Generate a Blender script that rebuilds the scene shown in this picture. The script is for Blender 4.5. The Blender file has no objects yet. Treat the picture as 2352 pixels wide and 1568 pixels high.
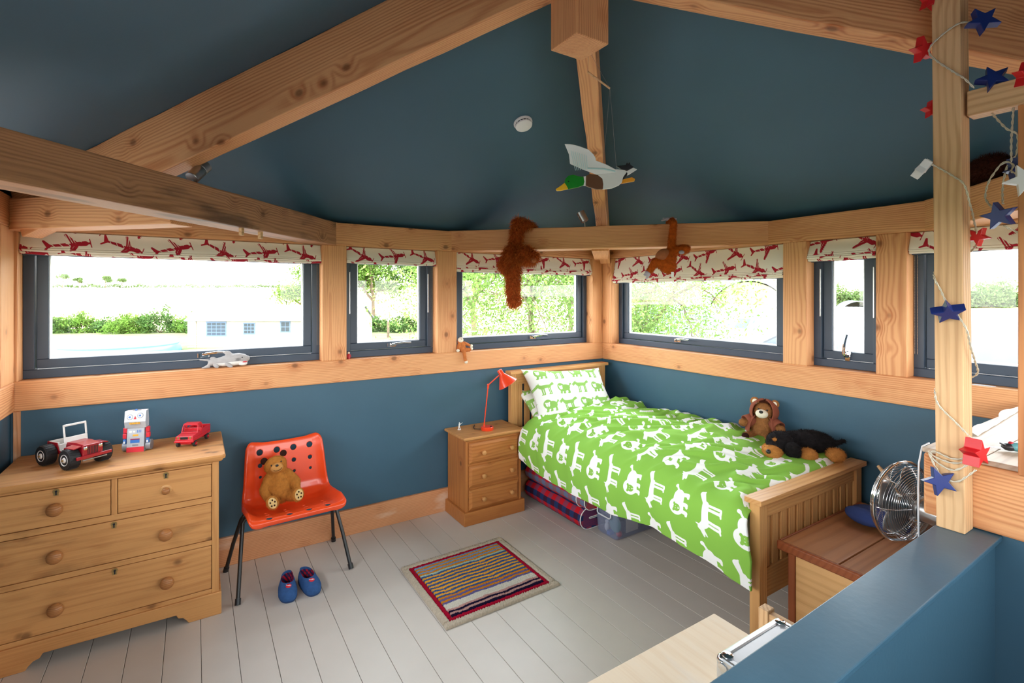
import bpy, math, random
import numpy as np
from mathutils import Matrix, Vector, Euler
R = math.radians
C = bpy.context.scene.collection
SC = bpy.context.scene

# ------------------------------------------------------------------ camera, world, exposure
cam = bpy.data.cameras.new('camera'); cam_o = bpy.data.objects.new('camera', cam); C.objects.link(cam_o)
cam_o.location = (0, 0, 1.6); cam_o.rotation_euler = (R(90), 0, R(-32.4))
cam.sensor_width = 36; cam.lens = 36 * 1146.2 / 2352; cam.shift_y = -(784 - 678) / 2352
cam.clip_start = .05; cam.clip_end = 1500
SC.camera = cam_o
SC.view_settings.view_transform = 'Standard'; SC.view_settings.look = 'None'
SC.view_settings.gamma = 1; SC.view_settings.use_curve_mapping = False
SC.view_settings.exposure = 3.98
SC.cycles.max_bounces = 9; SC.cycles.transparent_max_bounces = 12

world = bpy.data.worlds.new('sky'); SC.world = world; world.use_nodes = True
wn = world.node_tree.nodes; wl = world.node_tree.links
bg = wn['Background']
tc = wn.new('ShaderNodeTexCoord'); sp = wn.new('ShaderNodeSeparateXYZ'); rp = wn.new('ShaderNodeValToRGB')
wl.new(tc.outputs['Generated'], sp.inputs[0]); wl.new(sp.outputs['Z'], rp.inputs[0]); wl.new(rp.outputs[0], bg.inputs[0])
rp.color_ramp.elements[0].position = 0.0; rp.color_ramp.elements[0].color = (1.0, .985, .96, 1)
rp.color_ramp.elements[1].position = .8; rp.color_ramp.elements[1].color = (.80, .90, 1.0, 1)
bg.inputs[1].default_value = 1.0

# ------------------------------------------------------------------ room numbers (metres)
XR, YB, XL, YS = 3.124, 3.393, -.752, -.48        # inner timber faces of the four walls
SILL0, SILL1, PL0, PL1 = 1.025, 1.172, 1.93, 2.08  # sill beam and wall plate heights
CX, CY = 1.206, 1.433                               # king post

# ------------------------------------------------------------------ helpers
def lin(*c):
    return tuple(((v/255)/12.92 if v/255 <= .04045 else ((v/255+.055)/1.055)**2.4) for v in c)

class MB:
    """collects shapes; build() links them as ONE mesh object"""
    def __init__(s): s.v = []; s.f = []
    def add(s, vs, fs, M=None):
        n = len(s.v)
        if M is not None: vs = [tuple(M @ Vector(p)) for p in vs]
        s.v += [tuple(map(float, p)) for p in vs]; s.f += [tuple(i+n for i in q) for q in fs]; return s
    def box(s, x0, x1, y0, y1, z0, z1, M=None):
        vs = [(x, y, z) for x in (x0, x1) for y in (y0, y1) for z in (z0, z1)]
        return s.add(vs, [(0,1,3,2), (4,6,7,5), (0,4,5,1), (2,3,7,6), (0,2,6,4), (1,5,7,3)], M)
    def rbox(s, x0, x1, y0, y1, z0, z1, r, M=None, n=4):
        """box whose vertical edges are rounded"""
        o = []
        for cx, cy, a in ((x1-r, y1-r, 0), (x0+r, y1-r, 90), (x0+r, y0+r, 180), (x1-r, y0+r, 270)):
            for k in range(n+1):
                t = R(a+90*k/n); o.append((cx+r*math.cos(t), cy+r*math.sin(t)))
        return s.prism(o, z0, z1, M)
    def prism(s, o, z0, z1, M=None):
        n = len(o)
        a = sum(o[i][0]*o[(i+1) % n][1]-o[(i+1) % n][0]*o[i][1] for i in range(n))
        if a < 0: o = o[::-1]
        vs = [(x, y, z0) for x, y in o]+[(x, y, z1) for x, y in o]
        return s.add(vs, [tuple(range(n-1, -1, -1)), tuple(range(n, 2*n))]+[(i, (i+1) % n, n+(i+1) % n, n+i) for i in range(n)], M)
    def loft(s, rings, caps=True, closed=True, M=None):
        n = len(rings[0]); vs = [p for r_ in rings for p in r_]; fs = []
        for k in range(len(rings)-1):
            for i in range(n if closed else n-1):
                j = (i+1) % n; fs.append((k*n+i, k*n+j, (k+1)*n+j, (k+1)*n+i))
        if caps: fs += [tuple(range(n-1, -1, -1)), tuple((len(rings)-1)*n+i for i in range(n))]
        return s.add(vs, fs, M)
    def lathe(s, prof, n=24, M=None, caps=True):
        return s.loft([[(r_*math.cos(2*math.pi*i/n), r_*math.sin(2*math.pi*i/n), z) for i in range(n)] for r_, z in prof], caps, True, M)
    def tube(s, pts, rad, n=8, M=None, closed=False):
        P = [Vector(p) for p in pts]; m = len(P); rr = rad if hasattr(rad, '__len__') else [rad]*m
        rings = []; u = None
        for i, p in enumerate(P):
            a = P[(i-1) % m] if (closed or i > 0) else P[i]; b = P[(i+1) % m] if (closed or i < m-1) else P[i]
            t = (b-a)
            if t.length < 1e-9: t = Vector((0, 0, 1))
            t.normalize()
            if u is None: u = t.orthogonal().normalized()
            u = (u-t*u.dot(t))
            if u.length < 1e-6: u = t.orthogonal()
            u.normalize(); w = t.cross(u)
            rings.append([tuple(p+(u*math.cos(2*math.pi*k/n)+w*math.sin(2*math.pi*k/n))*rr[i]) for k in range(n)])
        if closed: rings.append(rings[0])
        return s.loft(rings, not closed, True, M)
    def ell(s, c, r, rot=None, nu=16, nv=10):
        M = Matrix.Translation(c) @ (Euler(rot).to_matrix().to_4x4() if rot is not None else Matrix.Identity(4)) @ Matrix.Diagonal((*r, 1))
        vs = [(0, 0, -1)]; fs = []
        for j in range(1, nv):
            t = math.pi*j/nv
            for i in range(nu):
                p = 2*math.pi*i/nu; vs.append((math.sin(t)*math.cos(p), math.sin(t)*math.sin(p), -math.cos(t)))
        vs.append((0, 0, 1)); L = len(vs)-1
        for i in range(nu): fs.append((0, 1+(i+1) % nu, 1+i)); fs.append((L, L-nu+i, L-nu+(i+1) % nu))
        for j in range(nv-2):
            for i in range(nu): a = 1+j*nu; fs.append((a+i, a+(i+1) % nu, a+nu+(i+1) % nu, a+nu+i))
        return s.add(vs, fs, M)
    def cap(s, a, b, ra, rb, nu=14):
        """tapered limb with round ends"""
        a, b = Vector(a), Vector(b); d = b-a; L = d.length; q = d.to_track_quat('Z', 'Y').to_matrix().to_4x4()
        pr = [(ra*math.cos(t), ra*math.sin(t)) for t in [R(-88), R(-60), R(-30), 0]]+[(rb*math.cos(t), L+rb*math.sin(t)) for t in [0, R(30), R(60), R(88)]]
        return s.lathe(pr, nu, Matrix.Translation(a) @ q)
    def grid(s, nu, nv, fn, M=None):
        return s.add([fn(i/(nu-1), j/(nv-1)) for j in range(nv) for i in range(nu)],
                     [(j*nu+i, j*nu+i+1, (j+1)*nu+i+1, (j+1)*nu+i) for j in range(nv-1) for i in range(nu-1)], M)
    def mesh(s, name, smooth=None):
        me = bpy.data.meshes.new(name); me.from_pydata(s.v, [], s.f); me.update()
        if smooth is not None:
            me.shade_smooth()
            if smooth < 180: me.set_sharp_from_angle(angle=R(smooth))
        return me
    def build(s, name, mat, parent=None, smooth=None, bevel=0, world=False, loc=None, rot=None, seg=2):
        o = bpy.data.objects.new(name, s.mesh(name, smooth)); C.objects.link(o)
        return dress(o, mat, parent, bevel, world, loc, rot, seg)

def dress(o, mat, parent=None, bevel=0, world=False, loc=None, rot=None, seg=2):
    if mat is not None: o.data.materials.append(mat)
    if loc is not None: o.location = loc
    if rot is not None: o.rotation_euler = rot
    if parent is not None:
        o.parent = parent
        if world: o.matrix_parent_inverse = (Matrix.LocRotScale(parent.location, parent.rotation_euler, parent.scale)).inverted()
    if bevel:
        m = o.modifiers.new('bevel', 'BEVEL'); m.width = bevel; m.segments = seg; m.limit_method = 'ANGLE'; m.angle_limit = R(40)
    return o

def thing(name, label, cat, loc=(0, 0, 0), rotz=0, group=None, rot=None, kind=None):
    o = bpy.data.objects.new(name, None); C.objects.link(o); o.empty_display_size = .05
    o.location = loc; o.rotation_euler = rot if rot is not None else (0, 0, rotz)
    return tag(o, label, cat, group, kind)
def tag(o, label, cat=None, group=None, kind=None):
    o['label'] = label
    if cat: o['category'] = cat
    if group: o['group'] = group
    if kind: o['kind'] = kind
    return o
def struct(o, label, cat=None):
    return tag(o, label, cat, None, 'structure')
def copy_tree(o, parent=None):
    c = o.copy(); C.objects.link(c)
    if parent is not None: c.parent = parent
    for ch in list(o.children): copy_tree(ch, c)
    return c

def board(name, x0, x1, y0, y1, z0, z1, mat, parent=None, grain='x', bevel=.002, world=False):
    """box whose local x runs along the grain"""
    c = ((x0+x1)/2, (y0+y1)/2, (z0+z1)/2); a, b, d = (x1-x0)/2, (y1-y0)/2, (z1-z0)/2
    if grain == 'x': h, rot = (a, b, d), (0, 0, 0)
    elif grain == 'y': h, rot = (b, a, d), (0, 0, R(90))
    else: h, rot = (d, b, a), (0, R(-90), 0)
    return MB().box(-h[0], h[0], -h[1], h[1], -h[2], h[2]).build(name, mat, parent, None, bevel, world, c, rot)

def timber(name, p0, p1, w, h, mat, parent=None, bevel=.006, side=None, wob=0, seed=0):
    """beam from p0 to p1 (centre line), w across, h high, local x along the grain; slightly waney arrises"""
    p0, p1 = Vector(p0), Vector(p1); d = p1-p0; L = d.length; x = d.normalized()
    s_ = Vector(side) if side is not None else (Vector((0, 0, 1)).cross(x) if abs(x.z) < .98 else Vector((0, 1, 0)))
    s_ = (s_-x*s_.dot(x)).normalized(); z = x.cross(s_)
    n = max(2, int(L/.18)); rr = random.Random(seed or hash(name) % 1000); ring = []
    for k in range(n+1):
        t = k/n*L; e = [rr.uniform(-1, 1)*wob for _ in range(4)]
        ring.append([(t, -w/2+e[0], -h/2), (t, w/2+e[1], -h/2), (t, w/2, h/2+e[2]), (t, -w/2, h/2+e[3])])
    mb = MB().loft(ring, True, True)
    o = mb.build(name, mat, parent, None, bevel)
    o.matrix_basis = Matrix(((x.x, s_.x, z.x, p0.x), (x.y, s_.y, z.y, p0.y), (x.z, s_.z, z.z, p0.z), (0, 0, 0, 1)))
    return o

# ------------------------------------------------------------------ materials
def nodes(name):
    m = bpy.data.materials.new(name); m.use_nodes = True; t = m.node_tree; return m, t.nodes, t.links, t.nodes['Principled BSDF']
def plain(name, c, rough=.5, metal=0, spec=.5, noise=0, nscale=8, bump=0, bscale=60, coat=0, emis=None):
    m, n, l, b = nodes(name); c = tuple(c)
    b.inputs['Base Color'].default_value = (*c, 1); b.inputs['Roughness'].default_value = rough
    b.inputs['Metallic'].default_value = metal; b.inputs['Specular IOR Level'].default_value = spec; b.inputs['Coat Weight'].default_value = coat
    tcn = n.new('ShaderNodeTexCoord')
    if noise:
        t = n.new('ShaderNodeTexNoise'); t.inputs['Scale'].default_value = nscale; t.inputs['Detail'].default_value = 4; l.new(tcn.outputs['Object'], t.inputs['Vector'])
        r = n.new('ShaderNodeValToRGB'); l.new(t.outputs['Fac'], r.inputs[0]); e = r.color_ramp.elements
        e[0].position, e[1].position = .3, .7
        e[0].color = (*[max(0, v*(1-noise)) for v in c], 1); e[1].color = (*[min(1, v*(1+noise)) for v in c], 1); l.new(r.outputs[0], b.inputs['Base Color'])
    if bump:
        t2 = n.new('ShaderNodeTexNoise'); t2.inputs['Scale'].default_value = bscale; t2.inputs['Detail'].default_value = 3; l.new(tcn.outputs['Object'], t2.inputs['Vector'])
        bp = n.new('ShaderNodeBump'); bp.inputs['Strength'].default_value = bump; bp.inputs['Distance'].default_value = .004
        l.new(t2.outputs['Fac'], bp.inputs['Height']); l.new(bp.outputs[0], b.inputs['Normal'])
    return m

def wood(name, c0, c1, knot=(.09, .035, .012), rough=.55, ring=42, knots=6.0, ksize=.1, streak=.5, stain=None, bump=.25, dist=3.0, contrast=1.0):
    """grain along local x: growth rings, long streaks, knots"""
    m, n, l, b = nodes(name)
    tcn = n.new('ShaderNodeTexCoord'); oi = n.new('ShaderNodeObjectInfo')
    sc = n.new('ShaderNodeVectorMath'); sc.operation = 'SCALE'; sc.inputs[0].default_value = (7.3, 3.1, 5.7); l.new(oi.outputs['Random'], sc.inputs['Scale'])
    ad = n.new('ShaderNodeVectorMath'); ad.operation = 'ADD'; l.new(tcn.outputs['Object'], ad.inputs[0]); l.new(sc.outputs[0], ad.inputs[1])
    def mp(s, src=ad):
        q = n.new('ShaderNodeMapping'); q.inputs['Scale'].default_value = s; l.new(src.outputs[0], q.inputs['Vector']); return q
    def noise(s, scale, det=3):
        q = n.new('ShaderNodeTexNoise'); q.inputs['Scale'].default_value = scale; q.inputs['Detail'].default_value = det; l.new(mp(s).outputs[0], q.inputs['Vector']); return q
    def math_(op, a, bb, clamp=False):
        q = n.new('ShaderNodeMath'); q.operation = op; q.use_clamp = clamp
        for i, v in enumerate((a, bb)):
            if isinstance(v, (int, float)): q.inputs[i].default_value = v
            else: l.new(v, q.inputs[i])
        return q.outputs[0]
    vo = n.new('ShaderNodeTexVoronoi'); vo.inputs['Scale'].default_value = knots; l.new(mp((.8, 1, 1)).outputs[0], vo.inputs['Vector'])
    kd = vo.outputs['Distance']
    near = n.new('ShaderNodeMapRange'); near.inputs['From Min'].default_value = ksize*.5; near.inputs['From Max'].default_value = ksize*3.2
    near.inputs['To Min'].default_value = 1; near.inputs['To Max'].default_value = 0; near.interpolation_type = 'SMOOTHSTEP'; l.new(kd, near.inputs['Value'])
    kk = n.new('ShaderNodeMapRange'); kk.inputs['From Min'].default_value = ksize*.55; kk.inputs['From Max'].default_value = ksize*1.15
    kk.inputs['To Min'].default_value = 1; kk.inputs['To Max'].default_value = 0; l.new(kd, kk.inputs['Value'])
    n1 = noise((.5, 2.2, 2.2), 2.2, 2)
    # ring coordinate: distance from a pith line off to one side, bent by noise and knots
    sx = n.new('ShaderNodeSeparateXYZ'); l.new(tcn.outputs['Object'], sx.inputs[0])
    ry = math_('ADD', sx.outputs['Y'], math_('MULTIPLY', oi.outputs['Random'], .12)); rz = math_('ADD', sx.outputs['Z'], .09)
    rr = math_('SQRT', math_('ADD', math_('MULTIPLY', ry, ry), math_('MULTIPLY', rz, rz)), 0)
    rr = math_('ADD', rr, math_('MULTIPLY', n1.outputs['Fac'], .018*dist))
    rr = math_('ADD', rr, math_('MULTIPLY', near.outputs[0], .012))
    ph = math_('SINE', math_('MULTIPLY', rr, 6.283*ring*2.4), 0)
    ph = math_('MULTIPLY_ADD', ph, .5); 
    n.active = None
    q = ph.node; q.inputs[2].default_value = .5
    ph = math_('POWER', ph, 1.6)
    n2 = noise((.7, 26, 26), 6, 3); n3 = noise((.8, 2.0, 2.0), 1.7, 2)
    fac = math_('MULTIPLY', ph, .42*contrast)
    fac = math_('ADD', fac, math_('MULTIPLY', math_('SUBTRACT', n2.outputs['Fac'], .5), streak*1.3))
    fac = math_('ADD', fac, math_('MULTIPLY', math_('SUBTRACT', n3.outputs['Fac'], .5), .9*contrast))
    fac = math_('ADD', fac, math_('MULTIPLY', near.outputs[0], .28), True)
    fac = math_('ADD', fac, .12, True)
    mx = n.new('ShaderNodeMix'); mx.data_type = 'RGBA'; mx.inputs['A'].default_value = (*c0, 1); mx.inputs['B'].default_value = (*c1, 1); l.new(fac, mx.inputs['Factor'])
    mk = n.new('ShaderNodeMix'); mk.data_type = 'RGBA'; mk.inputs['B'].default_value = (*knot, 1); l.new(mx.outputs['Result'], mk.inputs['A'])
    l.new(math_('MULTIPLY', kk.outputs[0], .62), mk.inputs['Factor'])
    out = mk.outputs['Result']
    if stain:
        n4 = noise((1.2, 4, 4), 2.3, 5); rm = n.new('ShaderNodeMapRange'); rm.inputs['From Min'].default_value = stain[1]; rm.inputs['From Max'].default_value = stain[1]+.15
        l.new(n4.outputs['Fac'], rm.inputs['Value']); ms = n.new('ShaderNodeMix'); ms.data_type = 'RGBA'; ms.inputs['B'].default_value = (*stain[0], 1)
        l.new(out, ms.inputs['A']); l.new(math_('MULTIPLY', rm.outputs[0], stain[2]), ms.inputs['Factor']); out = ms.outputs['Result']
    l.new(out, b.inputs['Base Color']); b.inputs['Roughness'].default_value = rough; b.inputs['Specular IOR Level'].default_value = .35
    bp = n.new('ShaderNodeBump'); bp.inputs['Strength'].default_value = bump; bp.inputs['Distance'].default_value = .002
    l.new(math_('ADD', ph, n2.outputs['Fac']), bp.inputs['Height']); l.new(bp.outputs[0], b.inputs['Normal'])
    return m

M = {}
M['fir'] = wood('fir_timber', lin(230, 172, 120), lin(180, 102, 56), knots=7, ksize=.12)
M['fir_old'] = wood('weathered_fir_timber', lin(188, 138, 100), lin(122, 80, 54), stain=(lin(84, 62, 48), .54, .7), ring=60, streak=.8)
M['fir_raw'] = wood('sawn_post_timber', lin(224, 184, 138), lin(172, 124, 80), knots=3, ring=30, streak=.7)
M['base'] = wood('baseboard_timber', lin(218, 156, 110), lin(172, 102, 62), stain=(lin(232, 208, 186), .56, .6))
M['pine'] = wood('waxed_pine', lin(212, 154, 94), lin(166, 103, 54), knots=6.5, ksize=.115, ring=13, dist=7, contrast=.6, streak=.7, stain=(lin(104, 66, 34), .6, .6))
M['pine_dk'] = wood('orange_pine', lin(192, 124, 66), lin(150, 82, 38), knots=6, ksize=.1, ring=18, dist=6, contrast=.8, rough=.42)
M['oak'] = wood('oak', lin(218, 166, 106), lin(188, 128, 74), knots=1, ksize=.01, ring=30, rough=.4)
M['oak_in'] = M['oak']
M['walnut'] = wood('red_brown_chest_wood', lin(184, 124, 80), lin(148, 92, 54), knots=1, ksize=.01, ring=16, rough=.38)
M['redwood'] = wood('mahogany_edging', lin(160, 88, 52), lin(124, 62, 34), knots=1, ksize=.01, ring=18, rough=.4)
M['ash'] = wood('pale_panel', lin(236, 184, 124), lin(206, 148, 88), knots=1, ksize=.01, ring=12, rough=.45)
M['ply'] = wood('plywood', lin(240, 220, 194), lin(220, 186, 148), knots=3, ksize=.06, ring=9, rough=.6, stain=(lin(236, 226, 214), .5, .6), contrast=.6)
M['grey_board'] = wood('bleached_board', lin(206, 186, 166), lin(160, 138, 120), knots=3, ring=22)
M['red_stud'] = wood('reddish_stud', lin(206, 140, 88), lin(156, 92, 54), knots=1, ksize=.01, ring=28)
M['blue'] = plain('navy_teal_wall_paint', lin(60, 94, 114), .42, noise=.05, nscale=3, bump=.06, bscale=90)
M['blue_ceil'] = plain('navy_teal_ceiling_paint', lin(60, 94, 114), .6, noise=.04, nscale=2, bump=.05, bscale=70)
M['blue_cap'] = plain('worn_blue_gloss_paint', lin(60, 94, 114), .33, noise=.1, nscale=5, bump=.08, bscale=50)
M['floor'] = plain('grey_floor_paint', lin(206, 196, 186), .38, noise=.035, nscale=4, bump=.03, bscale=40)
M['joint'] = plain('painted_sub_floor', lin(206, 196, 186), .5)
M['alu'] = plain('anthracite_window_frame', lin(50, 64, 82), .38, spec=.5)
M['steel'] = plain('brushed_steel', (.5, .5, .51), .33, 1)
M['chrome'] = plain('chrome', (.78, .79, .8), .09, 1)
M['black'] = plain('black_plastic', (.012, .012, .014), .4)
M['white'] = plain('white_plastic', (.8, .8, .8), .4)
M['spacer'] = plain('glazing_spacer', (.75, .77, .8), .3, .6)
M['blackmetal'] = plain('black_painted_steel', (.012, .012, .013), .38)

def glass_mat():
    m, n, l, b = nodes('window_glass'); n.remove(b)
    t = n.new('ShaderNodeBsdfTransparent'); g = n.new('ShaderNodeBsdfGlossy'); g.inputs['Roughness'].default_value = 0
    t.inputs[0].default_value = (.96, .975, .97, 1)
    f = n.new('ShaderNodeFresnel'); f.inputs[0].default_value = 1.45; mx = n.new('ShaderNodeMixShader')
    geo = n.new('ShaderNodeNewGeometry'); iv = n.new('ShaderNodeMath'); iv.operation = 'SUBTRACT'; iv.inputs[0].default_value = 1; l.new(geo.outputs['Backfacing'], iv.inputs[1]); mu = n.new('ShaderNodeMath'); mu.operation = 'MULTIPLY'; l.new(iv.outputs[0], mu.inputs[0]); l.new(f.outputs[0], mu.inputs[1]); l.new(mu.outputs[0], mx.inputs[0]); l.new(t.outputs[0], mx.inputs[1]); l.new(g.outputs[0], mx.inputs[2]); l.new(mx.outputs[0], n['Material Output'].inputs[0]); return m
M['glass'] = glass_mat()
# ================================================================== ROOM SHELL
# floor: painted boards running along y
fl = struct(thing('floor', 'pale grey painted floorboards with thin light joints', 'floor'), 'pale grey painted floorboards with thin light joints', 'floor')
MB().box(XL-.25, XR+.25, YS-.25, YB+.25, -.2, -.021).build('sub_floor', M['joint'], fl)
bw = .1405; x = .1625-bw*8
me_b = None
while x < XR+.2:
    if me_b is None:
        o = MB().box(-bw/2+.0009, bw/2-.0009, -2.2, 2.2, -.022, 0).build('floorboard', M['floor'], fl, None, .0016); me_b = o
    else:
        o = me_b.copy(); C.objects.link(o); o.parent = fl
    o.location = (x+bw/2, (YB+YS)/2, 0); x += bw

# walls under the sill (blue panels), thin blue strip over the plates
def wall_panel(name, x0, x1, y0, y1, label, gap=None):
    m = MB()
    if gap is None: m.box(x0, x1, y0, y1, -.2, SILL0+.03)
    elif gap[0] == 'x': m.box(x0, gap[1], y0, y1, -.2, SILL0+.03).box(gap[2], x1, y0, y1, -.2, SILL0+.03).box(gap[1], gap[2], y0, y1, -.2, .06)
    else: m.box(x0, x1, y0, gap[1], -.2, SILL0+.03).box(x0, x1, gap[2], y1, -.2, SILL0+.03).box(x0, x1, gap[1], gap[2], -.2, .06)
    return struct(m.build(name, M['blue']), label, 'wall')
wall_panel('wall_left', XL-.2, XR+.2, YB+.018, YB+.2, 'dark blue painted wall behind the chest of drawers and chair')
wall_panel('wall_right', XR+.018, XR+.2, YS-.2, YB+.2, 'dark blue painted wall along the side of the bed')
wall_panel('wall_far_left', XL-.2, XL-.018, YS-.2, YB+.2, 'dark blue painted wall at the end of the chest of drawers')
wall_panel('wall_behind', XL-.2, XR+.2, YS-.2, YS-.018, 'dark blue painted wall behind the stairwell')

# baseboards
def baseb(name, a, b, lab, mat='base'):
    o = timber(name, (a[0], a[1], .085), (b[0], b[1], .085), .022, .17, M[mat], bevel=.003); return struct(o, lab, 'baseboard')
baseb('baseboard_left', (XL, YB+.008), (XR, YB+.008), 'natural timber baseboard behind the orange chair')
baseb('baseboard_right', (XR+.008, YB), (XR+.008, YS), 'natural timber baseboard beside the bed')
baseb('baseboard_far_left', (XL-.008, YS), (XL-.008, YB), 'natural timber baseboard beside the chest of drawers')
struct(timber('trim_1', (XL+.006, YB+.008, SILL0), (XL+.006, YB+.008, .17), .024, .024, M['base'], bevel=.002), 'thin bare timber strip in the corner beyond the chest of drawers', 'trim')

# sill beams
SD = .17
def sill(a, b, lab, off):
    o = timber('sill_beam', (a[0]+off[0], a[1]+off[1], (SILL0+SILL1)/2), (b[0]+off[0], b[1]+off[1], (SILL0+SILL1)/2), SD, SILL1-SILL0, M['fir'], bevel=.006); struct(o, lab, 'beam'); return o
sill((XL-.17, YB), (XR+.17, YB), 'long timber sill beam below the wide window with the shark', (0, SD/2))
sill((XR, YB-.001), (XR, YS-.17), 'timber sill beam along the wall above the bed', (SD/2, 0))
sill((XL, YS-.17), (XL, YB-.001), 'timber sill beam end on the wall beyond the chest of drawers', (-SD/2, 0))
sill((XL-.17, YS), (XR+.17, YS), 'timber sill beam over the stairwell', (0, -SD/2))
# wall plates
PD = .15; pz = (PL0+PL1)/2
def plate(a, b, lab, off, mat='fir'):
    o = timber('wall_plate', (a[0]+off[0], a[1]+off[1], pz), (b[0]+off[0], b[1]+off[1], pz), PD, PL1-PL0, M[mat], bevel=.006); struct(o, lab, 'beam')
plate((XL-.17, YB), (XR+.17, YB), 'timber wall plate above the windows with the shark and sitting monkey', (0, PD/2))
plate((XR, YB), (XR, YS-.17), 'timber wall plate above the windows over the bed', (PD/2, 0))
plate((XL, YS-.17), (XL, YB), 'timber wall plate above the window beyond the chest of drawers', (-PD/2, 0))
plate((XL-.17, YS), (XR+.17, YS), 'timber wall plate above the stairwell windows', (0, -PD/2))
for i, (x0, x1, y0, y1) in enumerate(((XL-.2, XR+.2, YB+.1, YB+.2), (XR+.1, XR+.2, YS-.2, YB+.2), (XL-.2, XL-.1, YS-.2, YB+.2), (XL-.2, XR+.2, YS-.2, YS-.1))):
    struct(MB().box(x0, x1, y0, y1, PL0-.004, 2.3).build(['wall_head_left', 'wall_head_right', 'wall_head_far_left', 'wall_head_behind'][i], M['blue_ceil']),
           'dark blue strip of wall above the timber plate on ' + ['the shark window side', 'the bed side', 'the chest of drawers side', 'the stairwell side'][i], 'wall')

# posts: (centre x, y, half along wall)
def post(a0, a1, wall, lab, dep=.15):
    zc = (SILL1, PL0)
    if wall == 'B': p = ((a0+a1)/2, YB+dep/2+.002); w, h = a1-a0, dep; side = (1, 0, 0)
    if wall == 'R': p = (XR+dep/2+.002, (a0+a1)/2); w, h = a1-a0, dep; side = (0, 1, 0)
    if wall == 'L': p = (XL-dep/2-.002, (a0+a1)/2); w, h = a1-a0, dep; side = (0, 1, 0)
    if wall == 'S': p = ((a0+a1)/2, YS-dep/2-.002); w, h = a1-a0, dep; side = (1, 0, 0)
    o = timber('timber_post', (p[0], p[1], zc[0]-.002), (p[0], p[1], zc[1]+.002), w, h, M['fir'], bevel=.007, side=side, seed=int(abs(a0)*100)+3); struct(o, lab, 'post')
post(.695, .852, 'B', 'timber post between the shark window and the small square window')
post(1.504, 1.664, 'B', 'timber post the small brown monkey leans against')
post(3.014, XR+.15, 'B', 'timber corner post above the headboard, face toward the monkey windows')
post(XL-.15, -.742, 'B', 'timber corner post beside the shark window')
post(1.596, 1.742, 'R', 'timber post between the wide bed window and the narrow window')
post(1.091, 1.234, 'R', 'timber post between the narrow window and the window behind the lights')
post(3.269, YB-.001, 'R', 'timber corner post above the headboard, face toward the bed windows')
post(YS-.15, .12, 'R', 'timber post beyond the platform window')
post(YB-.2, YB-.001, 'L', 'timber post at the corner by the chest of drawers')
post(1.35, 1.5, 'L', 'timber post between the windows beside the chest of drawers'); post(YS-.15, YS+.15, 'L', 'timber post at the far end of the stairwell')
post(XL, XL+.15, 'S', 'timber post by the stairwell corner'); post(.75, .9, 'S', 'timber post midway over the stairwell'); post(XR-.3, XR+.15, 'S', 'timber post in the platform corner')

# diagonal tie beams across the corners
def tie(a, b, lab, mat, dep=.15):
    a, b = Vector((*a, 0)), Vector((*b, 0)); t = (b-a).normalized(); nrm = Vector((-t.y, t.x, 0))
    if nrm.dot(Vector((CX, CY, 0))-a) > 0: nrm = -nrm      # towards the corner
    off = nrm*dep/2+Vector((0, 0, pz))
    o = timber('tie_beam', a+off-t*.02, b+off+t*.02, dep, PL1-PL0+.004, M[mat], bevel=.006, wob=.002, seed=5); struct(o, lab, 'beam'); return o
tie((.782, YB), (-.752, 1.66), 'weathered grey-brown diagonal tie beam over the shark window corner', 'fir_old')
tie((1.617, YB), (XR, 1.836), 'diagonal tie beam the two orangutans hang from', 'fir')
tie((XR, 1.015), (1.62, YS), 'diagonal tie beam behind the string of star lights', 'fir')
tie((.75, YS), (XL, 1.02), 'diagonal tie beam over the stairwell corner', 'fir')
# dragon pieces between tie and corner
o = timber('dragon_beam', (2.43, 2.66, 1.995), (3.12, 3.40, 1.995), .12, .16, M['fir'], bevel=.004); struct(o, 'short timber under the tie beam running into the back corner', 'beam')
for k, (px, py) in enumerate(((2.40, 2.70), (2.47, 2.63))): pass
o = timber('dragon_beam', (-.05, 2.70, 1.99), (-.76, 3.40, 1.99), .12, .15, M['fir'], bevel=.004); struct(o, 'short timber between the weathered tie beam and the chest of drawers corner', 'beam')
for k, (px, py) in enumerate(((.19, 2.76), (.285, 2.88))):
    o = MB().box(-.009, .009, -.009, .009, -.03, .03).build('timber_peg', M['fir_raw'], None, None, .002, False, (px, py, PL0-.008), (0, 0, R(45)))
    struct(o, ('square oak peg under the weathered tie beam', 'square oak peg under the weathered tie beam, nearer its plate joint')[k], 'peg')

# hip rafters and king post
def hip(dx, dy, lab, mat='fir'):
    t = Vector((dx, dy, 0)).normalized(); s0, s1 = .05, 2.70
    zb = lambda s: 2.765-.33*s
    a = Vector((CX, CY, 0))+t*s0; b = Vector((CX, CY, 0))+t*s1; a.z = zb(s0)+.125; b.z = zb(s1)+.125
    o = timber('hip_rafter', a, b, .085, .25, M[mat], bevel=.005, wob=.003, seed=11); struct(o, lab, 'rafter')
hip(-1, 1, 'broad timber hip rafter rising from the chest of drawers corner to the king post')
hip(1, 1, 'timber hip rafter from the back corner to the king post behind the duck')
hip(1, -1, 'timber hip rafter running above the star lights post')
hip(-1, -1, 'timber hip rafter over the stairwell')
o = timber('king_post', (CX, CY, 2.52), (CX, CY, 3.2), .152, .152, M['fir'], bevel=.004, side=(1, 0, 0)); struct(o, 'square timber king post hanging at the roof apex', 'post')

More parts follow.
